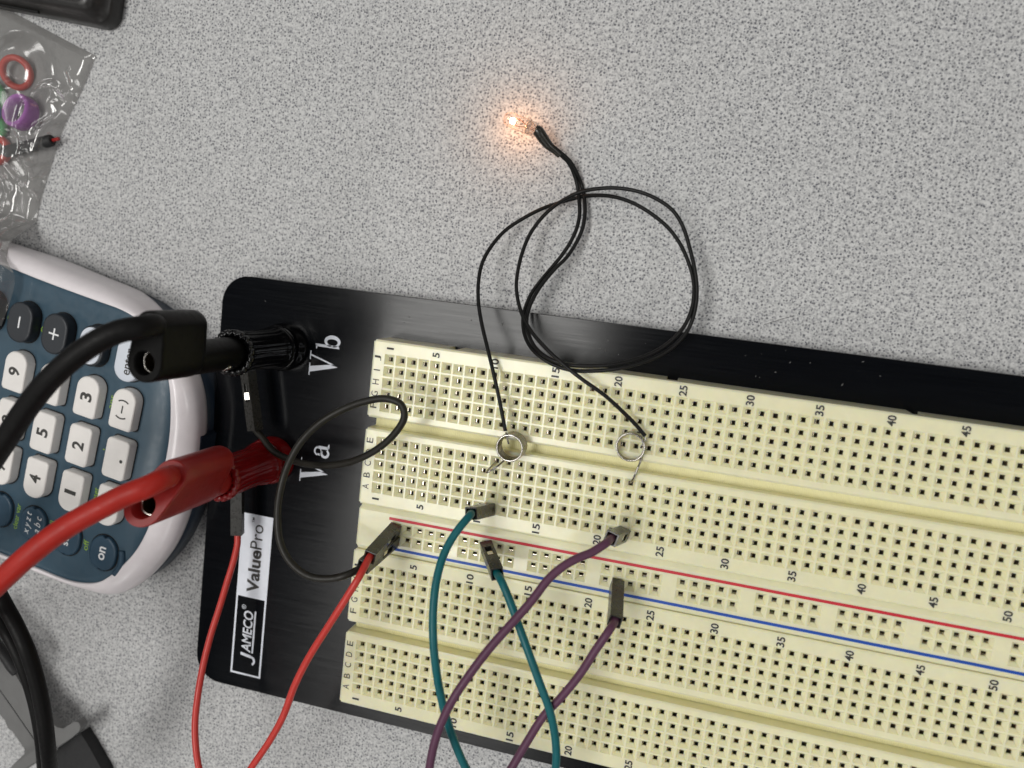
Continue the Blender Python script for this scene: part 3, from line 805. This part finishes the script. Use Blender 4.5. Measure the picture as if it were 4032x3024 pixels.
# ---------------------------------------------------------------- the lit bulb with its two leads
ba = at(2004, 468, -6.6); bc = at(2107, 512, -7.2)
ax = (bc-ba).normalized()
tip = ba-ax*1.1
bulb = thing('light_bulb', (bc.x, bc.y, TZ), 'tiny lit grain-of-wheat bulb with two long black leads', 'light bulb')
mb = MB()
lathe(mb, tip, ax, [(0, 0.05), (0.06, 0.45), (0.25, 0.85), (0.6, 1.22), (1.1, 1.45), (1.8, 1.52), (3.8, 1.52), (5.2, 1.48), (5.5, 1.35), (5.7, 1.38), (6.0, 1.48), (7.0, 1.45), (7.4, 1.2), (7.7, 0.7), (7.8, 0.3)], 36)
gl = mb.build('glass_envelope', 'bulb_glass', bulb)
side = ax.cross(Vector((0, 0, 1))).normalized()
upv = Vector((0, 0, 1))
fil = tip+ax*2.0+side*0.1+upv*0.15
mb = MB(); lathe(mb, fil-side*0.62, side, [(0, .08), (.08, .34), (.28, .52), (.62, .60), (.96, .52), (1.16, .34), (1.24, .08)], 16)
mb.build('filament', 'glowing_filament', bulb)
for s in (-1, 1):
    mb = MB()
    tube(mb, catmull([fil+side*s*0.55-upv*.05, tip+ax*3.2+side*s*0.72+upv*.2, tip+ax*3.8+side*s*0.60+upv*.2, tip+ax*5.0+side*s*0.22, tip+ax*6.4+side*s*0.18, tip+ax*7.9+side*s*0.25], 6), 0.075, 8)
    mb.build('filament_support', 'copper', bulb)
mb = MB(); lathe(mb, tip+ax*4.9, ax, [(0, .12), (.15, .42), (.5, .45), (.9, .3), (1.1, .1)], 16)
mb.build('glass_bead', 'milky_glass', bulb)
mb = MB(); lathe(mb, tip+ax*5.1, ax, [(0, 1.1), (.12, 1.36), (.5, 1.42), (1.4, 1.40), (2.1, 1.18), (2.5, .95)], 28, lambda h, r, a: r*(1-.22*abs(math.sin(a)) if h > 1 else 1))
mb.build('pinched_glass_base', 'milky_glass', bulb)
# sleeve
sl = catmull([tip+ax*7.1, tip+ax*7.7, at(2135, 540, -7.7), at(2160, 572, -8.2), at(2185, 593, -8.7), at(2205, 612, -9.2)], 8)
mb = MB()
tube(mb, sl, lambda t: [1.05, 1.12, 1.16, 1.12, 0.98, 0.80, 0.70][min(6, int(t*6.99))]*(1-t*6.99 % 1)+[1.12, 1.16, 1.12, 0.98, 0.80, 0.70, 0.66][min(6, int(t*6.99))]*(t*6.99 % 1), 18)
mb.build('heat_shrink_sleeve', 'heat_shrink', bulb)
WR = 0.40
A = [(2165, 575, -8.3), (2200, 604, -9.1), (2238, 640, -10.1), (2262, 690, -11.3), (2275, 740, -11.8), (2281, 800, -11.0), (2282, 845, -10.4), (2272, 895, -9.8), (2248, 950, -9.2), (2213, 1004, -8.6), (2172, 1054, -7.8), (2130, 1104, -6.8), (2096, 1150, -6.0), (2074, 1196, -5.2), (2060, 1250, -4.2), (2064, 1310, -2.8), (2086, 1362, -1.0), (2124, 1402, 0.4), (2178, 1435, 1.0), (2245, 1457, 1.1), (2325, 1461, 1.1), (2430, 1452, 0.9), (2560, 1416, -0.6), (2645, 1370, -2.2), (2703, 1308, -3.2), (2732, 1240, -3.6), (2744, 1152, -4.0), (2737, 1070, -4.4), (2718, 985, -5.0), (2688, 890, -5.6), (2650, 830, -6.0), (2592, 787, -6.6), (2520, 756, -7.2), (2423, 740, -7.8), (2330, 746, -8.6), (2279, 758, -9.2), (2230, 781, -9.0), (2182, 812, -8.4), (2134, 857, -7.8), (2088, 920, -7.0), (2058, 990, -6.0), (2038, 1072, -4.8), (2033, 1125, -3.8), (2040, 1185, -2.8), (2060, 1248, -1.4), (2093, 1306, 0.2), (2150, 1372, 1.9), (2215, 1432, 2.9), (2297, 1497, 3.2), (2380, 1556, 3.0), (2459, 1628, 2.4), (2503, 1672, 1.9), (2540, 1716, 1.5)]
B = [(2172, 572, -8.1), (2206, 600, -8.9), (2245, 636, -10.0), (2274, 688, -11.4), (2292, 735, -12.4), (2302, 790, -11.4), (2303, 845, -10.6), (2294, 898, -9.9), (2272, 950, -9.4), (2232, 1012, -8.4), (2184, 1060, -7.2), (2140, 1112, -6.0), (2108, 1160, -5.0), (2086, 1206, -4.2), (2074, 1255, -3.2), (2080, 1310, -1.8), (2104, 1362, -0.2), (2140, 1398, 1.2), (2190, 1424, 1.9), (2250, 1438, 1.9), (2330, 1441, 1.7), (2425, 1434, 1.2), (2540, 1402, -0.4), (2625, 1356, -2.0), (2690, 1290, -3.0), (2722, 1222, -3.6), (2733, 1150, -4.2), (2727, 1085, -4.8), (2702, 1010, -5.4), (2674, 954, -6.0), (2631, 897, -6.6), (2568, 844, -7.4), (2496, 801, -8.2), (2423, 776, -9.2), (2351, 769, -10.4), (2279, 777, -12.0), (2206, 797, -11.6), (2134, 822, -10.6), (2062, 859, -9.4), (1989, 908, -8.0), (1931, 975, -6.2), (1898, 1038, -4.8), (1884, 1110, -3.2), (1884, 1190, -1.6), (1896, 1270, -0.2), (1917, 1360, 1.6), (1942, 1465, 3.0), (1966, 1572, 3.4), (1990, 1697, 3.3)]
for P_, stub in ((A, [(2543, 1722, 1.3), (2538, 1738, 1.3), (2528, 1755, 1.2), (2523, 1764, 1.1)]), (B, [(1992, 1702, 3.3), (1995, 1716, 3.2), (1999, 1733, 3.1), (2003, 1748, 2.9)])):
    mb = MB(); tube(mb, catmull([at(*p) for p in P_], 6), WR, 10)
    wo = mb.build('wire', 'wire_fine_black', bulb)
    mb = MB(); tube(mb, catmull([at(*p) for p in stub], 5), 0.20, 8)
    mb.build('bare_wire_end', 'spring_steel', wo)

# ---------------------------------------------------------------- the calculator
KO = Vector((-65.23, -54.45)); KA = math.radians(171.17)
U = Vector((math.cos(KA), math.sin(KA))); Vv = Vector((U.y, -U.x))
def K(u, v, z=0.0):
    p = KO+U*u+Vv*v
    return Vector((p.x, p.y, z))
VANG = math.degrees(math.atan2(Vv.y, Vv.x))
calc = thing('calculator', tuple(K(50, 24, TZ)), 'white and navy school calculator lying beside the breadboard plate', 'calculator')
outer = [(135, 59), (128, 61.5), (80, 61.7), (45.7, 61.5), (35, 61.4), (24, 60.6), (12, 59.6), (5.3, 58.1), (0.8, 56.2), (-4, 53.2), (-9, 48.5), (-12.8, 43), (-15, 37), (-16.1, 30), (-16.4, 22), (-16.0, 12), (-14.2, 4), (-10.3, -4), (-6.6, -8.6), (-2.6, -11.4), (5.9, -12.5), (20, -12.9), (45, -13), (80, -13.2), (128, -13), (135, -10.5)]
inner = [(131, 55.5), (126, 57.9), (80, 57.9), (42, 57.8), (31, 57.2), (24, 56.9), (14, 56.6), (8, 56.4), (4.4, 55.7), (0, 53.2), (-4.2, 49.4), (-7.4, 44), (-9.5, 37), (-10.5, 30), (-10.6, 22), (-10.3, 12.3), (-8.4, 4.2), (-5.3, -1.8), (-2.6, -5.4), (0.25, -8.1), (6.7, -10.3), (18, -10.6), (45, -10.7), (80, -10.8), (126, -10.6), (131, -8.2)]
def closed(pts, k=9):
    pts = [Vector((*p, 0)) for p in pts]
    c = catmull(pts[-2:]+pts+pts[:3], k)
    return c[2*k:2*k+len(pts)*k]
ro = closed(outer); ri2 = closed(inner)
def KR(pts, z, k=0.0, other=None, grow=0.0):
    out = []
    for i, p in enumerate(pts):
        q = p if other is None else p.lerp(other[i], k)
        out.append(K(q.x, q.y, z))
    return out
mb = MB()
def KD(z, k):
    return [K(*ro[i].lerp(ri2[i], k).xy, z-5.5*max(0.0, min(1.0, (ro[i].x+2)/14))) for i in range(len(ro))]
rings = [KD(-5.8, .16), KD(-5.4, .08), KD(-4.0, .01), KR(ro, -2.2, 0.0, ri2), KR(ro, -0.6, .12, ri2), KR(ro, 0.7, .38, ri2), KR(ro, 1.35, .68, ri2), KR(ro, 1.5, .93, ri2), KR(ro, 1.30, .995, ri2), KR(ro, 0.8, 1.0, ri2)]
mb.loft(rings[::-1], False, False, True)
shell = mb.build('white_shell', 'calc_white', calc)
# face: slopes gently down to the bottom end
def face_z(u): return 1.0 if u > -4 else 1.0-0.035*(u+4)**2
mb = MB()
cu_ = Vector((60, 23.5, 0))
prev = None
rings = []
for k in (1.0, 0.985, 0.96, 0.92, 0.86, 0.78, 0.6, 0.3, 0.02):
    rr = []
    for p in ri2:
        q = cu_.lerp(p, k); edge = 0.0 if k < 0.98 else (-0.25 if k == 1.0 else -0.06)
        rr.append(K(q.x, q.y, face_z(q.x)+edge))
    rings.append(rr)
mb.loft(rings, False, True, True)
facep = mb.build('face_panel', 'calc_navy', calc)
mb = MB()
covz = [(-13.0, .30), (-12.5, .18), (-9.0, .13), (-5.5, .12), (-5.4, .2)]
rings = [[K(*ro[i].lerp(ri2[i], k*max(0.0, min(1.0, (2-ro[i].x)/10))+.28*max(0.0, min(1.0, (ro[i].x+8)/10))).xy, z) for i in range(len(ro))] for z, k in covz]
mb.loft(rings, True, True, True)
mb.build('slide_cover', 'calc_cover', calc)
# thumb notch in the side of the shell (a dark tab of the cover showing)
for v0, v1 in ((33.5, 36.2), (13.6, 15.4)):
    pass
mb = MB()
tabp = [(-15.3, 15.0), (-16.25, 15.4), (-16.55, 24), (-15.95, 33), (-15.0, 33.6), (-15.3, 24)]
mb.loft([[K(u, v, -9.0) for u, v in tabp], [K(u, v, -2.6) for u, v in tabp], [K(u+.25, v, -2.2) for u, v in tabp]], True, True, False)
mb.build('cover_tab', 'calc_cover', calc)

def key_outline(shape, hu, hv, n=7):
    """(du, dv) outline, rounded at one or both ends of v"""
    def corner(su, sv, r, out):
        a0 = {(1, 1): 0, (-1, 1): 90, (-1, -1): 180, (1, -1): 270}[(su, sv)]
        for k in range(n+1):
            a = math.radians(a0+90*k/n); out.append((su*(hu-r)+r*math.cos(a), sv*(hv-r)+r*math.sin(a)))
    rl, rr_ = {'box': (1.1, 1.1), 'right': (0.9, hu*0.93), 'left': (hu*0.93, 0.9), 'pill': (hu*0.98, hu*0.98), 'oval': (hu, hu)}[shape]
    out = []
    corner(1, 1, rr_, out); corner(-1, 1, rr_, out); corner(-1, -1, rl, out); corner(1, -1, rl, out)
    return out
ROWARC = lambda v: 0.0012*max(0, v-18)**2-0.0002*(v-18)**2 if v > 18 else 0.0004*(18-v)**2
def key(u, v, shape, mat, hu, hv, h, z0=None):
    z0 = face_z(u) if z0 is None else z0
    ol = key_outline(shape, hu, hv)
    tl = 0.06
    def ring(s, z, gl=0.0): return [K(u+du*s[0], v+dv*s[1], z) for du, dv in ol]
    f = lambda d: ((hu-d)/hu, (hv-d)/hv)
    mb = MB()
    mb.loft([ring((1, 1), z0-1.2), ring((1, 1), z0+h-.35), ring(f(.10), z0+h-.12), ring(f(.32), z0+h-.01), ring(f(.6), z0+h)], False, True, True)
    o = mb.build('key', mat, calc)
    # flat dark ring on the face, painting the shade of the gap
    mb = MB()
    a = ring(f(-.02), z0+.012); b = ring(f(-.30), z0+.012)
    n_ = len(a)
    mb.loft([b, a], False, False, False)
    mb.build('key_gap_shade', 'housing_inside', o)
    return o, z0+h
def klabel(s, u, v, z, wid, hei, mat, parent, off=0.0, shear=0.0, name='printed_symbol'):
    p = K(u, v)
    return text(name, s, p.x, p.y, z+.02, wid, hei, mat, parent, VANG, off, shear)
def kbar(polys, u, v, z, mat, parent, name='printed_symbol'):
    return flat(name, [[tuple(K(u+b, v+a).xy) for a, b in p][::-1] for p in polys], z+.02, mat, parent)
keys = [  # text, u, v, shape, material
    ('9', 30.7, 35.1, 'right', 'key_white'), ('8', 30.3, 23.4, 'box', 'key_white'), ('7', 30.0, 12.0, 'left', 'key_white'),
    ('6', 20.9, 35.1, 'right', 'key_white'), ('5', 20.4, 23.4, 'box', 'key_white'), ('4', 20.1, 12.0, 'left', 'key_white'),
    ('3', 10.8, 35.1, 'right', 'key_white'), ('2', 10.5, 23.4, 'box', 'key_white'), ('1', 10.2, 12.0, 'left', 'key_white'),
    ('(-)', 1.1, 35.1, 'right', 'key_white'), ('.', 0.4, 23.4, 'box', 'key_white'), ('0', 0.1, 12.0, 'left', 'key_white')]
for s, u, v, sh, m in keys:
    o, zt = key(u, v, sh, m, 3.0, 4.75, 2.6)
    if s == '.':
        kbar([[(0.42*math.cos(a), 0.42*math.sin(a)) for a in (2*math.pi*k/14 for k in range(14))]], u-1.6, v-.1, zt, 'print_black', o)
    elif s == '(-)':
        kbar([[(-.9, -.17), (.9, -.17), (.9, .17), (-.9, .17)]], u, v, zt, 'print_black', o)
        kbar(ring2(-.2, 0, 1.75, 2.0, 140, 220, .34, 10), u, v-.15, zt, 'print_black', o)
        kbar(ring2(.2, 0, 1.75, 2.0, -40, 40, .34, 10), u, v+.15, zt, 'print_black', o)
    else:
        klabel(s, u, v, zt, 0.95 if s == '1' else 2.0, 3.1, 'print_black', o, 0.03)
for s, u, v in (('-', 31.6, 46.7), ('+', 22.0, 46.7), ('x', 41.4, 46.7)):
    o, zt = key(u, v, 'pill', 'key_charcoal', 3.35, 4.75, 2.7)
    if s in '-+': kbar([[(-1.35, -.2), (1.35, -.2), (1.35, .2), (-1.35, .2)]], u, v, zt, 'print_key_white', o)
    if s == '+': kbar([[(-.2, -1.35), (.2, -1.35), (.2, 1.35), (-.2, 1.35)]], u, v, zt+.01, 'print_key_white', o)
# answer toggle and enter keys: pale face in a charcoal body
o, zt = key(12.3, 46.7, 'pill', 'key_charcoal', 3.3, 4.75, 2.2)
ol = key_outline('pill', 2.85, 4.3)
mb = MB(); mb.loft([[K(12.5+a, 46.7+b, zt-.02) for a, b in ol], [K(12.5+a*.97, 46.7+b*.98, zt+.22) for a, b in ol]], False, True, False)
fp = mb.build('key_face', 'key_pale', o)
kbar([[(1.7, -.75), (.4, 0), (1.7, .75)][::-1], [(-1.7, -.75), (-.4, 0), (-1.7, .75)]], 12.5, 46.7, zt+.22, 'print_black', o)
o, zt = key(2.5, 46.5, 'pill', 'key_pale', 3.2, 5.2, 2.2)
klabel('enter', 2.2, 46.0, zt, 6.0, 1.9, 'print_black', o, 0.01)
# round navy keys
for s, u, v in (('on', 0.2, -0.45), ('sto', 10.3, -0.2), ('xyzt', 20.1, -0.1), ('', 30.0, 0.2)):
    o, zt = key(u, v, 'oval', 'key_navy', 3.6, 4.3, 0.75)
    if s == 'on': klabel('on', u, v, zt, 3.3, 1.7, 'print_key_white', o, 0.02)
    if s == 'xyzt':
        klabel('x y z t', u+1.0, v, zt, 5.6, 1.9, 'print_key_white', o, 0.0, 0.3)
        klabel('a b c', u-1.4, v+.4, zt, 4.2, 1.8, 'print_key_white', o, 0.0, 0.3)
    if s == 'sto': klabel('sto', u, v, zt, 3.6, 1.5, 'print_key_white', o, 0.01)
# green second-function words printed on the face
for s, u, v, wd, hh in (('ans', 5.75, 35.1, 3.2, 1.15), ('off', 5.4, -0.4, 2.5, 1.5), ('recall', 15.4, -0.1, 4.6, 1.35), ('clear var', 25.3, 0.0, 6.4, 1.35), ('reset', 5.3, 12.2, 3.8, 1.25)):
    klabel(s, u, v, face_z(u)+.01, wd, hh, 'print_green', facep, 0.0)
kbar([[(-.15, -.25), (.15, -.25), (.1, .25), (-.1, .25)]], 5.6, 23.6, face_z(5)+.02, 'print_green', facep)
for u, v, f in ((26.9, 46.6, 0), (36.4, 46.7, 1)):
    kbar(ring2(0, 0, .85, .85, 0, 360, .2, 20), u, v-.5, face_z(u)+.02, 'print_green', facep)
    kbar([[(0.8*math.cos(math.radians(a)), .8*math.sin(math.radians(a))) for a in range(90+180*f, 271+180*f, 20)]], u, v-.5, face_z(u)+.02, 'print_green', facep)
    kbar([[(1.2, -.5), (2.3, -.5), (1.75, .6)]], u, v-.3, face_z(u)+.02, 'print_green', facep)
# raised bar beside the on key
mb = MB()
bp_ = catmull([K(-3.6, -4.6, 1.0), K(-4.6, -2.5, 1.0), K(-4.7, 0, 1.0), K(-4.3, 1.6, 1.0)], 6)
tube(mb, bp_, 0.75, 10)
mb.build('guard_ridge', 'key_navy', calc)
# display window, out of the picture above the keys
mb = MB(); ol = [(120, 4), (120, 44), (98, 44), (98, 4)]
mb.loft([[K(u, v, 1.0) for u, v in ol], [K(u, v, 1.25) for u, v in ol]], False, True, False)
mb.build('display_window', 'device_panel', calc)

# ---------------------------------------------------------------- clear bag and what is in it
bag = thing('plastic_bag', (-110, 40, TZ), 'clear wrinkled plastic bag of small parts lying half on the calculator', 'plastic bag')
TR = at(368, 217, TZ+.8); BR = at(2, 1285, 3.6)
TL = TR+Vector((-62, 23, 0)); BL = BR+Vector((-62, 23, 0))
NS, NT_ = 170, 190
EDGE = catmull([at(368, 217, TZ+.8), at(300, 370, TZ+1), at(235, 520, TZ+1), at(190, 660, TZ+1), at(150, 800, TZ+1.2), at(112, 930, TZ+3), at(90, 1010, -4), at(64, 1090, 2.5), at(35, 1180, 3.4), at(2, 1285, 3.6)], 6)
def vcoord(x, y): return (Vector((x, y))-KO).dot(Vv)
def smooth(a, b, x):
    t = max(0, min(1, (x-a)/(b-a))); return t*t*(3-2*t)
LUMPS = []
for px_, py_, r_, t_ in ((65, 286, 4.2, 3.4), (82, 442, 4.0, 6.0), (-38, 380, 4, 3.6), (-52, 440, 3.5, 5), (-22, 588, 4, 5.2), (60, 588, 2.2, 4.4), (120, 573, 2.2, 4.4), (180, 560, 2.2, 4.2), (225, 548, 1, 3.2)):
    q_ = at(px_, py_, TZ+2); LUMPS.append((q_.x, q_.y, r_, t_))
CREASES = []
for amp, wd_, zc, pts_ in ((1.0, .75, TZ+3, [(352, 250), (335, 300), (308, 352), (290, 362), (276, 360)]), (.7, .8, TZ+3, [(255, 275), (282, 345)]),
        (1.2, .8, TZ+5, [(170, 322), (148, 325), (138, 360), (130, 415)]), (.8, .9, TZ+4, [(180, 322), (240, 370), (262, 402), (258, 425), (228, 468)]),
        (.6, .8, TZ+4, [(190, 400), (212, 460), (215, 500)]),
        (1.1, .9, TZ+5.5, [(118, 405), (95, 490), (84, 522), (94, 560), (88, 610), (95, 660), (85, 695), (76, 730), (98, 770), (124, 805), (128, 835)]),
        (1.3, .9, TZ+3, [(128, 835), (102, 890), (78, 918), (106, 932), (85, 962), (75, 1010)]), (.8, 1.0, TZ+3, [(76, 730), (130, 725), (140, 735), (136, 770)]),
        (1.7, .8, 3.5, [(75, 1010), (62, 1050), (40, 1090), (20, 1125), (14, 1180), (4, 1240)]), (1.0, .7, 3.5, [(40, 1090), (10, 1085), (-20, 1110)]), (1.0, 1.2, TZ+4, [(0, 690), (8, 740), (-6, 800), (-30, 900)])):
    w_ = [at(px_, py_, zc) for px_, py_ in pts_]
    for q0, q1 in zip(w_, w_[1:]): CREASES.append((q0.x, q0.y, q1.x, q1.y, amp, wd_))
def seg_dist(x, y, g_):
    ax_, ay_, bx_, by_ = g_[:4]
    ux, uy = bx_-ax_, by_-ay_
    t_ = max(0.0, min(1.0, ((x-ax_)*ux+(y-ay_)*uy)/(ux*ux+uy*uy)))
    return math.hypot(x-ax_-ux*t_, y-ay_-uy*t_)
def bag_pt(s, t, top):
    k_ = t*(len(EDGE)-1); i_ = min(int(k_), len(EDGE)-2); e_ = EDGE[i_].lerp(EDGE[i_+1], k_-i_)
    p = e_+Vector((-62, 23, 0))*(1-s)
    x, y = p.x, p.y
    # right edge bows a little
    x += (1-s)*0+ (0.5*math.sin(t*9+1.0)+0.3*math.sin(t*23))*smooth(.85, 1, s)*0.5
    v = vcoord(x, y)
    base = TZ+0.25+(3.0-TZ-0.25)*(1-smooth(57.5, 69.0, v))
    if not top: return Vector((x, y, base-0.05))
    edge = min(1, (1-s)/.025)*min(1, t/.02)
    puff = 1.0
    for bx, by, br_, bt in LUMPS:
        d = max(0.0, math.hypot(x-bx, y-by)-br_)
        puff = max(puff, bt*math.exp(-(d/4.5)**2)+0.4)
    n1 = noise.noise(Vector((x*0.11, y*0.07, 1.3)))
    # creases running along the right side
    cr2 = 0.0
    for seg in CREASES:
        d = seg_dist(x, y, seg)
        if d < 4: cr2 += seg[4]*math.exp(-(d/seg[5])**2)
    cr2 = min(cr2, 1.5)
    n2 = abs(noise.noise(Vector((x*0.22+y*.08, y*0.16, 7.0))))
    return Vector((x, y, base+0.12+edge*(puff+0.45*abs(n1)+0.12*n2)+min(1, (1-s)/.03)*cr2))
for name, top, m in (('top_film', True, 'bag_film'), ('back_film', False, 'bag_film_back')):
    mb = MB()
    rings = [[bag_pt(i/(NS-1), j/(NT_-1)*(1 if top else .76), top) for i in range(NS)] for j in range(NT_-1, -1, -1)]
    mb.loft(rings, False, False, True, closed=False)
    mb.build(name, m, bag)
def ring_thing(label, px, py, z, R, r, hgt, mat, tilt, group='coloured rings in the bag'):
    c = at(px, py, z)
    n = Vector(tilt).normalized(); e1 = n.cross(Vector((0, 1, 0))).normalized(); e2 = n.cross(e1)
    mb = MB()
    N, M = 40, 10
    vs = []; fs = []
    for i in range(N):
        a = 2*math.pi*i/N; d = e1*math.cos(a)+e2*math.sin(a)
        for j in range(M):
            b = 2*math.pi*j/M
            cb, sb = math.cos(b), math.sin(b)
            # squarish section for the tall rings
            q = 1/max(abs(cb), abs(sb)) if hgt > r*1.5 else 1
            q = min(q, 1.28)
            vs.append(c+d*(R+r*cb*q)+n*(hgt*sb*q))
    for i in range(N):
        for j in range(M):
            fs.append((i*M+j, ((i+1) % N)*M+j, ((i+1) % N)*M+(j+1) % M, i*M+(j+1) % M))
    mb.add(vs, fs, True)
    o = mb.build('ring', mat, None, recalc=True)
    return tag(o, label, 'ring', group)
ring_thing('thin red ring lying in the bag above the purple ring', 65, 286, TZ+1.6, 3.45, .78, .9, 'silicone_red', (.18, -.32, 1))
ring_thing('tall purple ring inside the bag between red ring and black tube', 82, 442, TZ+2.6, 3.55, .55, 2.0, 'silicone_purple', (-.12, .22, 1))
ring_thing('green ring at the edge of the photo, beside the purple ring', -38, 380, TZ+1.6, 3.2, .9, 1.1, 'silicone_green', (.1, .1, 1))
ring_thing('second green ring lower down, mostly under the purple ring', -20, 505, TZ+1.2, 2.6, .8, .9, 'silicone_green', (0, 0, 1))
ring_thing('blue ring peeking in between the two green rings', -52, 440, TZ+2.9, 2.7, .8, 1.0, 'silicone_blue', (.2, .1, 1))
ring_thing('fat red ring at the tip of the black tube', -22, 588, TZ+2.2, 3.0, 1.0, 1.5, 'silicone_red', (.6, .2, 1))
tb = thing('tube', tuple(at(120, 575, TZ+.6)), 'short black tube with a dark red wire tip inside the bag', 'tube')
mb = MB(); p0 = at(18, 598, TZ+2.4); p1 = at(207, 552, TZ+2.4)
tube(mb, [p0, p0.lerp(p1, .02), p0.lerp(p1, .5), p0.lerp(p1, .97), p1], lambda t: [1.25, 1.4, 1.42, 1.42, 1.15][int(round(t*4))], 20)
mb.build('sleeve', 'black_rubber', tb)
mb = MB(); tube(mb, [p0.lerp(p1, .9), p1, p0.lerp(p1, 1.13)], .42, 10)
mb.build('wire_tip', 'plug_red', tb)

# ---------------------------------------------------------------- black device in the corner
dev = thing('electronic_device', (-100, 80, TZ), 'black box with rounded corners in the corner above the bag', 'device')
da = math.radians(-6.3)
dx = Vector((math.cos(da), math.sin(da))); dy_ = Vector((-dx.y, dx.x))
D0 = at(432, 122, TZ)
def Dp(a, b, z): p = Vector((D0.x, D0.y))+dx*a+dy_*b; return Vector((p.x, p.y, z))
def drr(i, r): return rrect(-75+i, i, 3.2-i, 46-i, r)
mb = MB()
mb.loft([[Dp(a, b, z) for a, b in drr(i, r)] for z, i, r in ((TZ, .3, 3.3), (TZ+.5, 0, 3.6), (TZ+3.6, .2, 3.6), (TZ+4.4, .5, 3.5), (TZ+4.6, 1.1, 3.2), (TZ+7.4, 1.5, 3.2), (TZ+8.6, 2.2, 3.0), (TZ+9.0, 3.2, 2.6), (TZ+9.0, 3.9, 2.6), (TZ+8.6, 4.1, 2.6))], True, False, True)
mb.build('case', 'device_black', dev)
mb = MB()
mb.loft([[Dp(a, b, z) for a, b in drr(i, r)] for z, i, r in ((TZ+8.2, 4.05, 2.6), (TZ+9.1, 4.2, 2.6), (TZ+9.35, 4.5, 2.6), (TZ+9.4, 5.2, 2.4))], False, True, True)
mb.build('top_panel', 'device_panel', dev)
mb = MB(); tube(mb, [Dp(-38, 0.35, TZ+4.5), Dp(-16, 0.35, TZ+4.5)], .35, 8)
mb.build('side_slot', 'housing_inside', dev)

# ---------------------------------------------------------------- grey bracket, black pad and black cables
br = thing('bracket', tuple(at(80, 2900, TZ)), 'grey plastic bracket with a rounded tab, in the corner under black cables', 'bracket')
zb_ = TZ+9
def Z4(x, y): return (x*.42194, 2324+y*.42194)
def slab(name, pts, z0, z1, mat, parent, bevel=.5):
    mb = MB(); a = [at(*Z4(*p), z1) for p in pts]
    if sum(a[i].x*a[(i+1) % len(a)].y-a[(i+1) % len(a)].x*a[i].y for i in range(len(a))) < 0: a = a[::-1]
    b = [Vector((p.x, p.y, z0)) for p in a]
    mb.loft([b, a], True, True, False)
    return mb.build(name, mat, parent, bevel=bevel, segs=3)
body = slab('body', [(-700, 60), (-60, 560), (20, 590), (150, 800), (300, 1050), (420, 1180), (500, 1255), (530, 1278), (590, 1292), (640, 1258), (690, 1228), (730, 1230), (750, 1270), (738, 1318), (660, 1385), (540, 1462), (340, 1590), (270, 1660), (180, 1700), (110, 1640), (225, 1530), (237, 1490), (200, 1440), (115, 1318), (75, 1290), (45, 1215), (0, 1165), (-120, 1050), (-700, 700)], zb_-2.4, zb_, 'grey_plastic', br, .8)
mb = MB(); tube(mb, [at(*Z4(x, y), zb_+.02) for x, y in ((-200, 660), (0, 935), (110, 1090), (220, 1250), (335, 1415))], .10, 6)
mb.build('seam', 'housing_inside', br)
slab('foot', [(330, 1480), (400, 1560), (150, 1720), (40, 1800), (-20, 1740), (120, 1640)], TZ, zb_+2.2, 'grey_plastic', br, .9)
pad = slab('pad', [(545, 1468), (750, 1332), (830, 1460), (945, 1665), (1060, 1900), (600, 1950), (420, 1700)], TZ, zb_-5.5, 'black_rubber', br, .5)
tag(pad, 'black block under the grey tab')
st = MB()
tube(st, catmull([at(*Z4(-260, 180), zb_+1.6), at(*Z4(-60, 480), zb_+1.8), at(*Z4(50, 610), zb_+2.0), at(*Z4(120, 715), zb_+2.0), at(*Z4(168, 765), zb_+1.6)], 8), lambda t: 1.45 if t < .97 else 1.0, 12)
st.build('strap', 'black_rubber', br)
def cord(label, pts, r):
    mb = MB(); tube(mb, catmull([at(*Z4(x, y), z) for x, y, z in pts], 10), r, 16)
    o = mb.build('cable', 'lead_black', None)
    return tag(o, label, 'cable', 'black cables by the bracket')
cord('thick black cable sweeping down over the grey bracket', [(-500, -700, 20), (-200, -320, 27), (-60, -60, 30), (40, 130, 31), (150, 330, 31), (245, 540, 31), (320, 760, 30), (375, 980, 29), (415, 1200, 28), (445, 1450, 26), (470, 1700, 22), (500, 2000, 14)], 1.55)
cord('second black cable, hugging the left side of the thicker one', [(-600, -600, 16), (-300, -160, 22), (-90, 120, 25), (20, 310, 26), (100, 450, 26.5), (180, 610, 26.5), (250, 790, 26), (310, 980, 25), (360, 1200, 24), (395, 1450, 22), (410, 1700, 18), (400, 2000, 10)], 1.4)

# a stray hair on the table
mb = MB(); tube(mb, catmull([at(3008, 1279, TZ+.05), at(3040, 1268, TZ+.12), at(3080, 1256, TZ+.2), at(3128, 1243, TZ+.1)], 6), 0.035, 6)
tag(mb.build('hair', 'wire_fine_black', None), 'fine dark hair lying on the table above the black plate', 'hair')
